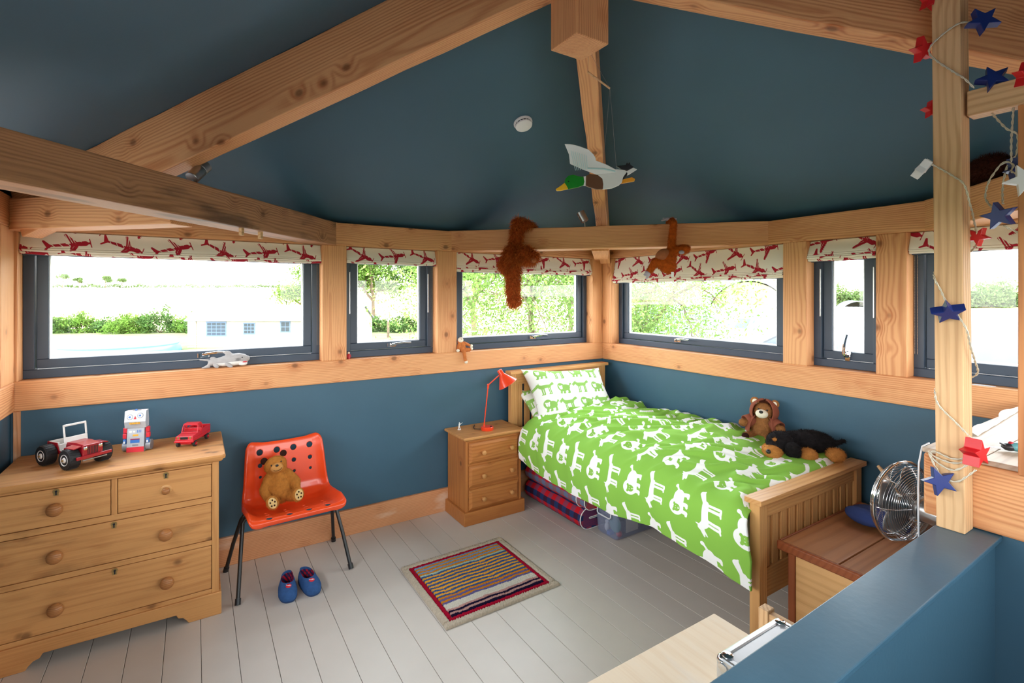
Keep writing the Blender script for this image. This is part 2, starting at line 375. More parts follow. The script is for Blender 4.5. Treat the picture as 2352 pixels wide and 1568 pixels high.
# sloping ceiling: four planes (thick)
ZA, SLP = 3.035, .467; ov = .45
def cz(d): return ZA-SLP*d
ex = (XL-ov, XR+ov, YS-ov, YB+ov)
cn = [(ex[0], ex[2]), (ex[1], ex[2]), (ex[1], ex[3]), (ex[0], ex[3])]
def cpt(p): return (p[0], p[1], cz(max(abs(p[0]-CX), abs(p[1]-CY))))
names = ['behind', 'right', 'left', 'far_left']; labs = ['dark blue sloping ceiling over the stairwell', 'dark blue sloping ceiling over the bed wall', 'dark blue sloping ceiling with the smoke alarm', 'dark blue sloping ceiling above the broad hip rafter']
dm = (XR-XL)/2+.42
cn = [(CX-dm, CY-dm), (CX+dm, CY-dm), (CX+dm, CY+dm), (CX-dm, CY+dm)]
for i in range(4):
    a, b = cn[i], cn[(i+1) % 4]; tri = [(*a, cz(dm)), (*b, cz(dm)), (CX, CY, ZA)]
    mb = MB().loft([tri, [(p[0], p[1], p[2]+.12) for p in tri]])
    struct(mb.build('ceiling_'+names[i], M['blue_ceil']), labs[i], 'ceiling')

# ------------------------------------------------------------------ windows: local x along wall, local y outward, z up
GL = []
def handle_part(parent, w, vertical=False, pos=None):
    m = MB()
    m.rbox(-.032, .032, -.014, .004, -.012, .012, .006)
    m.tube([(0, -.012, 0), (0, -.035, .004), (.02, -.045, .012), (.075, -.045, .016), (.13, -.043, .012)], [.010, .009, .008, .0075, .007], 8)
    o = m.build('handle', M['chrome'], parent, 40); o.location = pos
    if vertical: o.rotation_euler = (0, R(-82), 0)
    return o
def window(num, origin, rotz, w, lab, handle='h', stays=False, hx=.5, z0=SILL1):
    z1 = PL0
    root = struct(thing('window_%d' % num, lab, 'window', (*origin, 0), rotz), lab, 'window')
    fw = .045
    m = MB(); m.box(0, w, 0, .07, z0, z0+fw).box(0, w, 0, .07, z1-fw, z1).box(0, fw, 0, .07, z0+fw, z1-fw).box(w-fw, w, 0, .07, z0+fw, z1-fw)
    m.build('frame', M['alu'], root, None, .003)
    s = fw+.003; b = .048
    sash = MB(); y0, y1 = .018, .066
    sash.box(s, w-s, y0, y1, z0+s, z0+s+b).box(s, w-s, y0, y1, z1-s-b, z1-s).box(s, s+b, y0, y1, z0+s+b, z1-s-b).box(w-s-b, w-s, y0, y1, z0+s+b, z1-s-b)
    so = sash.build('sash', M['alu'], root, None, .003)
    g0 = s+b
    sp_ = MB(); e = .008; ya, yb_ = .030, .052
    sp_.box(g0, w-g0, ya, yb_, z0+g0, z0+g0+e).box(g0, w-g0, ya, yb_, z1-g0-e, z1-g0).box(g0, g0+e, ya, yb_, z0+g0+e, z1-g0-e).box(w-g0-e, w-g0, ya, yb_, z0+g0+e, z1-g0-e)
    sp_.build('glazing_spacer', M['spacer'], so)
    MB().box(g0-.004, w-g0+.004, .036, .041, z0+g0-.004, z1-g0+.004).build('pane', M['glass'], so)
    handle_part(so, w, handle == 'v', (w*hx, y0, z0+s+b*.5))
    if stays:
        for xx in (fw-.006, w-fw+.006):
            mm = MB().box(xx-.004, xx+.004, -.006, .02, z0+.30, z1-.17); mm.build('stay_bar', M['steel'], root, None, .002)
    # portal guiding daylight through the pane
    ln = 'window_%d_daylight' % num+('_offscreen' if num >= 7 else '')
    L = bpy.data.lights.new(ln, 'AREA'); L.shape = 'RECTANGLE'; L.size = w-2*g0; L.size_y = z1-z0-2*g0; L.cycles.is_portal = True; L.energy = 1
    lo = bpy.data.objects.new(ln, L); C.objects.link(lo)
    Mx = Matrix.Translation((*origin, 0)) @ Matrix.Rotation(rotz, 4, 'Z')
    lo.matrix_basis = Mx @ Matrix.Translation((w/2, .10, (z0+z1)/2)) @ Matrix.Rotation(R(-90), 4, 'X')
    GL.append(lo)
    return root
FY = .085
window(1, (-.742, YB+FY), 0, .695+.742, 'wide dark framed window overlooking the pool and the shed', hx=.545)
window(2, (.852, YB+FY), 0, 1.504-.852, 'small square dark framed window facing the trees', stays=True, hx=.52)
window(3, (1.664, YB+FY), 0, 3.014-1.664, 'wide dark framed window beside the back corner, trees outside', hx=.56)
window(4, (XR+FY, 3.269), R(-90), 3.269-1.742, 'wide dark framed window above the bed with curved roofs outside', hx=.42)
window(5, (XR+FY, 1.596), R(-90), 1.596-1.234, 'narrow dark framed window with an upright handle', 'v', True, .52)
window(6, (XR+FY, 1.091), R(-90), 1.091-.12, 'dark framed window behind the post wound with star lights', hx=.45)
window(7, (XL-FY, 1.5), R(90), YB-.2-1.5, 'dark framed window beside the chest of drawers')
window(8, (XL-FY, YS+.15), R(90), 1.35-YS-.15, 'dark framed window at the end of the stairwell')
window(9, (.75, YS-FY), R(180), .75-XL-.15, 'dark framed window over the stairwell')
window(10, (XR-.3, YS-FY), R(180), XR-.3-.9, 'dark framed window over the platform')

# partition, platform, posts by the stairs
pt = struct(thing('wall_partition', 'low dark blue stairwell wall with a worn flat cap', 'wall'), 'low dark blue stairwell wall with a worn flat cap', 'wall')
o = MB().prism([(.10, .455), (1.985, .478), (1.985, .583), (.10, .545)], 0, .885).build('wall_body', M['blue'], pt)
o = MB().prism([(.09, .436), (1.99, .461), (1.99, .597), (.09, .557)], .885, .90).build('cap', M['blue_cap'], pt, None, .003)
struct(MB().box(1.985, 2.06, YS, .60, 0, .905).build('wall_under_platform', M['blue']), 'dark blue wall under the loft platform beam', 'wall')
pf = struct(thing('loft_platform', 'raised timber platform with bleached board top beyond the star light post', 'platform', (2.4, .1, .905)), 'raised timber platform with bleached board top beyond the star light post', 'platform')
o = timber('edge_beam', (1.9705+.0325, YS, 1.0), (2.003, .645, 1.0), .065, .195, M['fir'], bevel=.008, seed=4); o.parent = pf; o.matrix_parent_inverse = Matrix.Translation((-2.4, -.1, -.905))
o = timber('edge_beam', (2.04, .615, 1.0), (XR, .615, 1.0), .055, .195, M['fir'], bevel=.006, seed=6); o.parent = pf; o.matrix_parent_inverse = Matrix.Translation((-2.4, -.1, -.905))
for k in range(8):
    y1 = .648-k*.141
    board('deck_board', 1.972, XR, max(YS, y1-.139), y1, 1.098, 1.113, M['grey_board'], pf, 'x', .003, True)
o = timber('timber_post', (1.935, .556, .9), (1.935, .568, 2.62), .068, .07, M['fir_raw'], bevel=.003, side=(0, 1, 0), seed=9)
struct(o, 'pale sawn post wound with star lights standing on the blue cap', 'post')
o = timber('guard_rail', (1.945, .523, 2.163), (1.945, -.46, 2.163), .055, .074, M['fir_raw'], bevel=.003); struct(o, 'horizontal sawn rail fixed to the star light post', 'rail')
o = timber('rail_stud', (1.948, .395, 1.10), (1.948, .395, 2.128), .045, .04, M['red_stud'], bevel=.003); struct(o, 'reddish upright stud below the sawn rail', 'stud')
# ================================================================== PRINTED CLOTH (signed distance of the motifs stored on the cloth, thresholded in the shader)
from mathutils import noise as MN
def cap2(x, y, a, b, r0, r1=None):
    r1 = r0 if r1 is None else r1
    dx, dy = b[0]-a[0], b[1]-a[1]; t = np.clip(((x-a[0])*dx+(y-a[1])*dy)/(dx*dx+dy*dy+1e-12), 0, 1)
    return np.hypot(x-a[0]-t*dx, y-a[1]-t*dy)-(r0+(r1-r0)*t)
def el2(x, y, c, rx, ry):
    k = np.hypot((x-c[0])/rx, (y-c[1])/ry); return (k-1)*min(rx, ry)
def umin(*a):
    o = a[0]
    for b in a[1:]: o = np.minimum(o, b)
    return o
def m_wolf(x, y):
    jag = .004*np.abs(((x*160) % 1)-.5)
    d = umin(cap2(x, y, (-.045, .022), (.05, .028), .021, .017), cap2(x, y, (-.05, .025), (-.075, .048), .02, .014),
             cap2(x, y, (-.072, .046), (-.115, .028), .012, .005), cap2(x, y, (-.074, .04), (-.108, .012), .009, .004),
             cap2(x, y, (-.068, .05), (-.06, .074), .007, .002),
             cap2(x, y, (.052, .034), (.10, .06), .010, .015)+jag, cap2(x, y, (.10, .06), (.118, .05), .014, .003)+jag)
    for lx in (-.045, -.026, .030, .050):
        d = umin(d, cap2(x, y, (lx, .02), (lx, -.06), .0062), cap2(x, y, (lx, -.062), (lx-.012, -.064), .005))
    return d
def m_lion(x, y):
    d = umin(el2(x, y, (-.028, .012), .045, .05), el2(x, y, (.022, .004), .052, .036), cap2(x, y, (.06, .01), (.088, .035), .006), el2(x, y, (.09, .04), .011, .011),
             cap2(x, y, (-.04, -.02), (-.045, -.055), .011), cap2(x, y, (-.045, -.057), (-.058, -.058), .007), cap2(x, y, (.0, -.02), (.0, -.052), .011), cap2(x, y, (.0, -.055), (-.014, -.056), .007),
             cap2(x, y, (.05, -.01), (.056, -.052), .011), cap2(x, y, (.056, -.055), (.042, -.056), .007))
    f = umin(el2(x, y, (-.032, .008), .021, .023), el2(x, y, (-.05, .028), .008, .008), el2(x, y, (-.014, .028), .008, .008))
    eyes = umin(el2(x, y, (-.039, .014), .0034, .0034), el2(x, y, (-.024, .014), .0034, .0034), cap2(x, y, (-.036, -.002), (-.027, -.002), .0022), cap2(x, y, (-.0315, -.002), (-.0315, -.009), .0018))
    return np.minimum(np.maximum(d, -f), eyes)
def m_bear(x, y):
    d = umin(el2(x, y, (.01, .012), .062, .034), el2(x, y, (-.058, .012), .026, .024), cap2(x, y, (-.07, .004), (-.092, -.004), .009, .006), el2(x, y, (-.05, .037), .007, .009))
    for lx in (-.03, .0, .035, .056): d = umin(d, cap2(x, y, (lx, -.005), (lx, -.046), .009), cap2(x, y, (lx, -.049), (lx-.012, -.050), .006))
    return d
def animal_field(p, q, pp, pq, scale=1.0, kinds=(m_wolf, m_lion), ox=0, oy=0):
    p = p-ox; q = q-oy; best = np.full(p.shape, 1.0); ci = np.floor(p/pp); cj = np.floor(q/pq)
    for di in (-1, 0, 1):
        for dj in (-1, 0, 1):
            I, J = ci+di, cj+dj; K = ((I+J) % 2).astype(int)
            lx = (p-(I+.5)*pp)/scale; ly = (q-(J+.5)*pq)/scale
            for k, fn in enumerate(kinds):
                s = (K == k)
                if s.any(): best[s] = np.minimum(best[s], fn(lx[s], ly[s])*scale)
    return best
def m_plane(x, y, a, fl):
    x = x*fl; ca, sa = math.cos(a), math.sin(a); u, v = x*ca+y*sa, -x*sa+y*ca
    body = cap2(u, v, (-.085, .002), (.062, 0), .005, .014)
    body = np.maximum(body, np.where(u < .05, .0018-np.abs(((u+.1+v*.8) % .03)-.006), -1)); body = np.maximum(body, -cap2(u, v, (-.012, .008), (.022, .010), .0035))
    tail = umin(cap2(u, v, (-.084, .002), (-.100, .030), .010, .005), cap2(u, v, (-.08, 0), (-.098, -.022), .007, .004))
    wing = cap2(u, v, (.020, -.008), (-.004, -.066), .016, .008); wing = np.maximum(wing, .0011-np.abs(((u*.8-v*.5+.1) % .016)-.006))
    wing2 = cap2(u, v, (.016, .010), (-.012, .058), .012, .006); wing2 = np.maximum(wing2, .0016-np.abs(((u+v*.3+.1) % .010)-.0045))
    prop = umin(cap2(u, v, (.082, .024), (.086, -.024), .0024), el2(u, v, (.078, 0), .008, .006), cap2(u, v, (.0, -.018), (.004, -.034), .0022))
    return umin(body, tail, wing, wing2, prop)
def plane_field(x, t, seed, sc=1.0):
    best = np.full(x.shape, 1.0); pp, pt = .225, .125
    ci, cj = np.floor(x/pp), np.floor(t/pt)
    for di in (-1, 0, 1):
        for dj in (-1, 0, 1):
            I, J = ci+di, cj+dj
            for h in range(4):
                s = (((I*3+J*5+seed) % 4) == h)
                if not s.any(): continue
                lx = x[s]-(I[s]+.5+.25*(J[s] % 2))*pp; ly = t[s]-(J[s]+.5)*pt
                best[s] = np.minimum(best[s], m_plane(lx/sc, ly/sc, (-.55, .28, -.35, .16)[h], (1, 1, 1, 1)[h])*sc)
    return best
def set_attr(me, name, vals):
    a = me.attributes.new(name, 'FLOAT', 'POINT'); a.data.foreach_set('value', np.asarray(vals, dtype=np.float32))
def set_uv(me, u, v):
    uv = me.uv_layers.new(name='UVMap'); idx = np.empty(len(me.loops), dtype=np.int32); me.loops.foreach_get('vertex_index', idx)
    uv.data.foreach_set('uv', np.stack([np.asarray(u)[idx], np.asarray(v)[idx]], 1).astype(np.float32).ravel())
def print_mat(name, ground, ink, rough=.85, edge=.0007, weave=900):
    m, n, l, b = nodes(name); at = n.new('ShaderNodeAttribute'); at.attribute_name = 'print'
    mr = n.new('ShaderNodeMapRange'); mr.inputs['From Min'].default_value = -edge; mr.inputs['From Max'].default_value = edge; mr.inputs['To Min'].default_value = 1; mr.inputs['To Max'].default_value = 0
    l.new(at.outputs['Fac'], mr.inputs['Value'])
    mx = n.new('ShaderNodeMix'); mx.data_type = 'RGBA'; mx.inputs['A'].default_value = (*ground, 1); mx.inputs['B'].default_value = (*ink, 1)
    l.new(mr.outputs[0], mx.inputs['Factor']); l.new(mx.outputs['Result'], b.inputs['Base Color']); b.inputs['Roughness'].default_value = rough; b.inputs['Specular IOR Level'].default_value = .2
    tcn = n.new('ShaderNodeTexCoord'); t = n.new('ShaderNodeTexNoise'); t.inputs['Scale'].default_value = weave; l.new(tcn.outputs['Object'], t.inputs['Vector'])
    bp = n.new('ShaderNodeBump'); bp.inputs['Strength'].default_value = .08; bp.inputs['Distance'].default_value = .001; l.new(t.outputs['Fac'], bp.inputs['Height']); l.new(bp.outputs[0], b.inputs['Normal'])
    return m
M['duvet'] = print_mat('green_animal_print', lin(140, 194, 78), lin(250, 250, 247))
M['pillow'] = print_mat('white_animal_print', lin(248, 248, 244), lin(150, 198, 102))
M['blind'] = print_mat('cream_aeroplane_print', lin(238, 230, 216), lin(172, 34, 52))
M['linen'] = plain('white_linen', lin(244, 243, 240), .9, bump=.1, bscale=200)

def cloth_obj(name, X, Y, Z, field, mat, parent=None, solid=0, smooth=True):
    nv, nu = X.shape; V = np.stack([X.ravel(), Y.ravel(), Z.ravel()], 1)
    idx = np.arange(nu*nv).reshape(nv, nu)
    F = np.stack([idx[:-1, :-1].ravel(), idx[:-1, 1:].ravel(), idx[1:, 1:].ravel(), idx[1:, :-1].ravel()], 1)
    me = bpy.data.meshes.new(name); me.from_pydata(V.tolist(), [], F.tolist()); me.update()
    if field is not None: set_attr(me, 'print', field.ravel())
    me.shade_smooth()
    o = bpy.data.objects.new(name, me); C.objects.link(o); dress(o, mat, parent, 0, parent is not None)
    if solid: s = o.modifiers.new('thick', 'SOLIDIFY'); s.thickness = solid; s.offset = -1
    return o
def vnoise(P, f, seed=0):
    out = np.empty(len(P))
    for i, p in enumerate(P): out[i] = MN.noise((p[0]*f[0]+seed, p[1]*f[1], p[2]*f[2] if len(p) > 2 else 0))
    return out

# ================================================================== ROMAN BLINDS
def roman_blind(origin, rotz, w, zb, nf, seed, lab, chain=None):
    z1 = PL0-.004; root = thing('roman_blind', lab, 'blind', (*origin, z1), rotz, 'aeroplane print roman blinds')
    H = z1-zb; prof = []
    # profile in (y, z): flat fall, then stacked folds near the bottom
    flat = H-.012*nf-.012
    for k in range(13): t = k/12; prof.append((-.004-.016*math.sin(t*1.5)**2-.012*t, -flat*t))
    y, z = prof[-1]
    for j in range(nf):
        d = .004*j; lip = .014
        for a in (20, 60, 100, 140, 175): prof.append((y-d-lip*math.sin(R(a))*.7+.004, z-.006*j-.003-.010*(1-math.cos(R(a)))/2-.004*j))
        y0, z0 = prof[-1]; prof.append((y+.012, z0-.0005)); z = z
    # final hanging edge
    y, z = prof[-1]; prof += [(-.03, z-.002), (-.034, -H+.008), (-.031, -H+.002), (-.024, -H)]
    P = np.array(prof); seg = np.r_[0, np.cumsum(np.hypot(*np.diff(P, axis=0).T))]
    ns = max(40, int(seg[-1]/.003)); sv = np.linspace(0, seg[-1], ns); py = np.interp(sv, seg, P[:, 0]); pz_ = np.interp(sv, seg, P[:, 1])
    nu = int(w/.0035); u = np.linspace(.003, w-.003, nu)
    X = np.repeat(u[None, :], ns, 0); T = np.repeat(sv[:, None], nu, 1)
    wr = .004*np.sin(X*9+seed)*(T/seg[-1])+.0025*np.sin(X*23+seed*2+T*12)*(T/seg[-1])
    sag = -.006*np.sin(np.pi*X/w)*(T/seg[-1])
    Y = py[:, None]+wr; Z = pz_[:, None]+sag*.6+.0015*np.sin(X*31+seed)*(T/seg[-1])
    f = plane_field(X+seed*.37, -T+seed*.11+.02, seed, 1.0)
    o = cloth_obj('fabric', X, Y, Z, f, M['blind'], None, .0015); o.parent = root
    MB().box(.004, w-.004, .012, .03, -.03, -.002).build('head_rail', M['white'], root)
    MB().box(.01, w-.01, -.018, .006, -H-.006, -H+.004).build('bottom_bar', M['alu'], root, None, .002)
    if chain:
        xx, L, nb = chain; m = MB()
        n = int(L/.006)
        for sgn in (-1, 1):
            for k in range(n): m.ell((xx+sgn*.006, .034, -.04-k*.006), (.0024, .0024, .0024), None, 5, 4)
        m.build('bead_chain', M['chain'], root)
    return root
M['chain'] = plain('bead_chain_metal', (.55, .5, .42), .35, .7)
BY = .048
roman_blind((-.742, YB+BY), 0, .695+.742, 1.808, 2, 1, 'very wide cream blind with red aeroplanes over the shark window', (1.428, .62, 0))
roman_blind((.852, YB+BY), 0, 1.504-.852, 1.818, 1, 2, 'small cream blind with red aeroplanes over the square window', (.643, .68, 0))
roman_blind((1.664, YB+BY), 0, 3.014-1.664, 1.782, 3, 3, 'cream aeroplane blind partly hidden by the shaggy orangutan')
roman_blind((XR+BY, 3.269), R(-90), 3.269-1.742, 1.712, 3, 4, 'deepest cream aeroplane blind, above the bed, behind the smooth orangutan')
roman_blind((XR+BY, 1.596), R(-90), 1.596-1.234, 1.806, 3, 5, 'narrowest cream aeroplane blind over the narrow window')
roman_blind((XR+BY, 1.091), R(-90), 1.091-.12, 1.816, 1, 6, 'cream aeroplane blind behind the star light post', (.012, .6, 0))

# ================================================================== BED
bed = thing('single_bed', 'oak single bed with slatted headboard and footboard in the back corner', 'bed', (2.57, 2.3, 0))
hb = lambda *a, **k: board(*a, **k, world=True)
for x0 in (2.078, 3.0): hb('headboard_post', x0, x0+.06, 3.285, 3.33, 0, .985, M['oak'], bed, grain='z')
hb('headboard_cap', 2.06, 3.078, 3.262, 3.345, .985, 1.008, M['oak'], bed)
hb('headboard_rail', 2.138, 3.0, 3.295, 3.322, .90, .985, M['oak'], bed); hb('headboard_rail', 2.138, 3.0, 3.295, 3.322, .30, .42, M['oak'], bed)
for k in range(12): hb('slat', 2.142+k*.0725, 2.142+k*.0725+.05, 3.300, 3.316, .42, .90, M['oak'], bed, grain='z')
for x0 in (2.10, 3.0): hb('footboard_post', x0, x0+.058, 1.272, 1.32, 0, .676, M['oak'], bed, grain='z')
hb('footboard_cap', 2.082, 3.075, 1.254, 1.334, .676, .70, M['oak'], bed)
hb('footboard_rail', 2.158, 3.0, 1.284, 1.310, .60, .676, M['oak'], bed); hb('footboard_rail', 2.158, 3.0, 1.284, 1.310, .24, .37, M['oak'], bed)
for k in range(12): hb('slat', 2.163+k*.0705, 2.163+k*.0705+.048, 1.290, 1.305, .37, .60, M['oak'], bed, grain='z')
hb('footboard_panel', 2.158, 3.0, 1.3055, 1.309, .37, .60, M['oak'], bed)
for x0 in (2.105, 3.03): hb('side_rail', x0, x0+.025, 1.32, 3.285, .335, .39, M['oak'], bed, grain='y')
m = MB().rbox(2.115, 3.05, 1.325, 3.28, .375, .575, .06)
tag(m.build('mattress', M['linen'], None, 60, .03, seg=3), 'white single mattress mostly hidden by the green duvet', 'mattress')

# ---- duvet
def duvet():
    nu, nv = 262, 350          # across (hem -> wall), along (head -> foot)
    prof = [(2.030, .345), (2.022, .42), (2.022, .52), (2.040, .60), (2.085, .655), (2.16, .685), (2.35, .705), (2.6, .715), (2.85, .71), (3.0, .70), (3.075, .68), (3.10, .64)]
    P = np.array(prof); seg = np.r_[0, np.cumsum(np.hypot(*np.diff(P, axis=0).T))]; W = seg[-1]
    s = np.linspace(0, 1, nu); t = np.linspace(0, 1, nv)
    # smooth interpolation
    def sm(vals, x):
        k = np.interp(x, seg, vals); return k
    S, T = np.meshgrid(s*W, t)
    px = sm(P[:, 0], S); pz = sm(P[:, 1], S)
    ker = np.ones(9)/9
    for A in (px, pz):
        for _ in range(2): A[:] = np.apply_along_axis(lambda r_: np.convolve(np.pad(r_, 4, 'edge'), ker, 'valid'), 1, A)
    side = np.clip((.42-S)/.30, 0, 1)                     # 1 on the hanging side
    y0, y1 = 3.075, 1.335
    Yl = y0+(y1-y0)*T
    Yl = Yl-side*.07*np.clip((T-.85)/.15, 0, 1)            # hem corner drifts past the post a little
    pts = np.stack([S.ravel(), (T*1.76).ravel()], 1)
    big = vnoise(np.c_[pts, np.zeros(len(pts))], (2.2, 3.6, 0), 3.1).reshape(S.shape)
    mid = vnoise(np.c_[pts, np.zeros(len(pts))], (4.2, 8.5, 0), 9.7).reshape(S.shape)
    fine = vnoise(np.c_[pts, np.zeros(len(pts))], (9, 20, 0), 1.9).reshape(S.shape)
    rid = 1-np.abs(vnoise(np.c_[pts+.3*np.c_[np.sin(pts[:, 1]*4), np.cos(pts[:, 0]*3)], np.zeros(len(pts))], (2.6, 7.0, 0), 5.5).reshape(S.shape))*2
    rid = np.clip(rid, 0, 1)**3
    top = np.clip((S-.25)/.2, 0, 1)
    disp = top*(.036*big+.020*mid+.003*fine+.024*rid)+(1-top)*(.020*big*(1-S/.45)+.012*mid+.002*fine)
    # puffier at the head, flattening to the foot; tucked ends
    pf = .03*np.sin(np.pi*np.clip(T*1.05, 0, 1))-.02*T
    nx = np.where(S < .34, -1.0, -.15); nz = np.where(S < .26, .0, 1.0); 
    bl = np.clip((S-.22)/.16, 0, 1); nx = -(1-bl); nz = bl
    X = px+nx*disp*1.1; Z = pz+nz*disp+top*pf
    # head end rolls down under the pillow edge
    he = np.clip(1-T/.05, 0, 1); Z -= top*.05*he**2
    fe = np.clip((T-.95)/.05, 0, 1); Z -= top*.05*fe**2
    # hem line varies along the bed
    hem = np.interp(T, [0, .05, .3, .55, .72, .85, .95, 1], [.02, .0, -.012, -.008, .03, .02, -.015, -.03]); Z += hem*np.clip((.3-S)/.3, 0, 1)
    Z += np.clip((.28-S)/.28, 0, 1)*np.clip((.12-T)/.12, 0, 1)*.03
    q = -(T*1.755)+.0; p = S
    f = animal_field(p, q, .215, .157, .86, (m_wolf, m_lion), -.10, .05)
    return cloth_obj('duvet', X, Yl, Z, f, M['duvet'], None, .012)
dv = tag(duvet(), 'bright green duvet with white lions and wolves spread over the bed', 'duvet')
# ---- pillow: plump bag leaning on the headboard
def pillow(name, cen, wx, hz, dep, rot, field, mat, sag=.0, seed=2):
    n = 120; m_ = 84; u = np.linspace(-1, 1, n); v = np.linspace(-1, 1, m_); U, V = np.meshgrid(u, v)
    pts = np.c_[U.ravel()*wx*.5, V.ravel()*hz*.5, np.zeros(n*m_)]
    nz_ = vnoise(pts, (5, 5, 0), seed).reshape(U.shape); nf_ = vnoise(pts, (14, 11, 0), seed+4).reshape(U.shape)
    th = dep*.5*(np.clip((1-np.abs(U)**3.2)*(1-np.abs(V)**3.2), 0, 1)**.5)*(1+.25*nz_)+.004*nf_*np.clip((1-U**4)*(1-V**4), 0, 1)
    inset = .045*(1-np.abs(V)**2)*np.abs(U)**3; insv = .035*(1-np.abs(U)**2)*np.abs(V)**3
    X = U*(wx*.5-inset); Zl = V*(hz*.5-insv)-sag*(1-U**2)*(V > 0)*V
    vs = []; f = None
    mesh_v = np.concatenate([np.stack([X.ravel(), -th.ravel(), Zl.ravel()], 1), np.stack([X.ravel(), th.ravel()+.0005, Zl.ravel()], 1)])
    idx = np.arange(n*m_).reshape(m_, n); F = np.stack([idx[:-1, :-1].ravel(), idx[:-1, 1:].ravel(), idx[1:, 1:].ravel(), idx[1:, :-1].ravel()], 1)
    F2 = F[:, ::-1]+n*m_
    me = bpy.data.meshes.new(name); me.from_pydata(mesh_v.tolist(), [], F.tolist()+F2.tolist()); me.update()
    fl_ = animal_field(np.r_[X.ravel(), X.ravel()], np.r_[Zl.ravel(), Zl.ravel()], .165, .135, .74, (m_wolf, m_lion), -.02, -.03); set_attr(me, 'print', fl_); me.shade_smooth()
    o = bpy.data.objects.new(name, me); C.objects.link(o); dress(o, mat, None, 0, False, cen, rot); return o
tag(pillow('pillow', (2.53, 3.10, .80), .78, .50, .16, (R(-38), R(3), R(-3)), None, M['pillow']), 'white pillow printed with green animals leaning on the headboard', 'pillow')
o = pillow('pillow', (2.50, 3.185, .70), .70, .40, .13, (R(-52), R(3), R(-1)), None, M['pillow'], seed=6); tag(o, 'rear white pillow with pale green animals, showing behind the leaning pillow', 'pillow')

# ================================================================== NIGHTSTAND
ns = thing('bedside_cabinet', 'small orange pine bedside cabinet with three drawers', 'cabinet', (1.815, 3.24, 0))
b_ = lambda *a, **k: board(*a, **k, world=True)
o = MB().box(1.566, 2.066, 3.079, 3.395, 0, .092).build('plinth', M['pine_dk'], ns, None, .004, True)
b_('side_panel', 1.586, 1.606, 3.099, 3.39, .09, .583, M['pine_dk'], ns, grain='z'); b_('side_panel', 2.026, 2.046, 3.099, 3.39, .09, .583, M['pine_dk'], ns, grain='z')
b_('back_panel', 1.606, 2.026, 3.36, 3.388, .09, .583, M['pine_dk'], ns, grain='z')
b_('front_frame', 1.606, 2.026, 3.104, 3.12, .092, .583, M['pine_dk'], ns)
m = MB(); tp = []
for z, e in ((.583, .004), (.59, .012), (.596, .024), (.606, .026), (.612, .020)): tp.append([(1.586-e, 3.099-e, z), (2.046+e*.6, 3.099-e, z), (2.046+e*.6, 3.397, z), (1.586-e, 3.397, z)])
m.loft(tp).build('top', M['pine'], ns, None, 0, True)
for k, (z0, z1) in enumerate(((.42, .568), (.256, .404), (.098, .240))):
    a = [(1.61, 3.104, z0), (2.022, 3.104, z0), (2.022, 3.104, z1), (1.61, 3.104, z1)]
    def ins(e, y): return [(1.61+e, y, z0+e), (2.022-e, y, z0+e), (2.022-e, y, z1-e), (1.61+e, y, z1-e)]
    c0 = Vector((1.816, 3.095, (z0+z1)/2)); rings = [ins(0, 3.106), ins(0, 3.098), ins(.003, 3.095), ins(.005, 3.095), ins(.02, 3.086), ins(.021, 3.086)]
    d_ = MB().loft([[tuple(Vector(p)-c0) for p in r_] for r_ in rings]).build('drawer', M['pine_dk'], ns, None, .0015, True, tuple(c0))
    for xx in (1.713, 1.945):
        kb = MB().lathe([(.008, 0), (.007, .008), (.013, .014), (.017, .022), (.015, .031), (.006, .035), (.001, .0355)], 18, Matrix.Translation((xx-c0.x, 3.0865-c0.y, (z0+z1)/2-c0.z)) @ Matrix.Rotation(R(90), 4, 'X')).build('knob', M['pine'], d_, 50)

# ================================================================== CHEST OF DRAWERS
ch = thing('chest_of_drawers', 'antique waxed pine chest of drawers under the shark window', 'chest', (-.32, 3.14, 0))
FY_ = 2.911
o = MB().prism([(-.735, 0), (-.612, 0), (-.602, .016), (-.586, .032), (-.566, .037), (-.556, .056), (-.078, .053), (-.07, .036), (-.05, .031), (-.036, .014), (-.027, 0), (.111, 0), (.111, .112), (-.735, .112)], 2.903, 2.925,
     Matrix(((1, 0, 0, 0), (0, 0, 1, 0), (0, 1, 0, 0), (0, 0, 0, 1)))).build('plinth', M['pine'], ch, None, .003, True)
o = MB().prism([(2.926, 0), (3.02, 0), (3.03, .03), (3.06, .05), (3.26, .05), (3.28, .03), (3.29, 0), (3.38, 0), (3.38, .112), (2.926, .112)], .089, .1105, Matrix(((0, 0, 1, 0), (1, 0, 0, 0), (0, 1, 0, 0), (0, 0, 0, 1)))).build('side_plinth', M['pine'], ch, None, .003, True)
b_('side_panel', .078, .098, FY_+.002, 3.385, .10, .768, M['pine'], ch, grain='z'); b_('side_panel', -.735, -.715, FY_+.002, 3.385, .10, .768, M['pine'], ch, grain='z')
b_('back_panel', -.715, .078, 3.365, 3.382, .08, .768, M['pine'], ch, grain='z')
MB().box(-.714, .077, FY_+.03, FY_+.034, .10, .768).build('gap_backing', M['pine'], ch, None, 0, True)  # added sheet in the carcass shadow behind the drawer gaps
b_('stile', .070, .100, FY_-.001, FY_+.024, .112, .768, M['pine'], ch, grain='z'); b_('stile', -.735, -.704, FY_-.001, FY_+.024, .112, .768, M['pine'], ch, grain='z')
b_('stile', -.325, -.303, FY_, FY_+.03, .594, .757, M['pine'], ch, grain='z')
for z0, z1 in ((.757, .768), (.567, .594), (.352, .376), (.112, .133)): b_('drawer_rail', -.704, .070, FY_, FY_+.03, z0, z1, M['pine'], ch)
tp = []
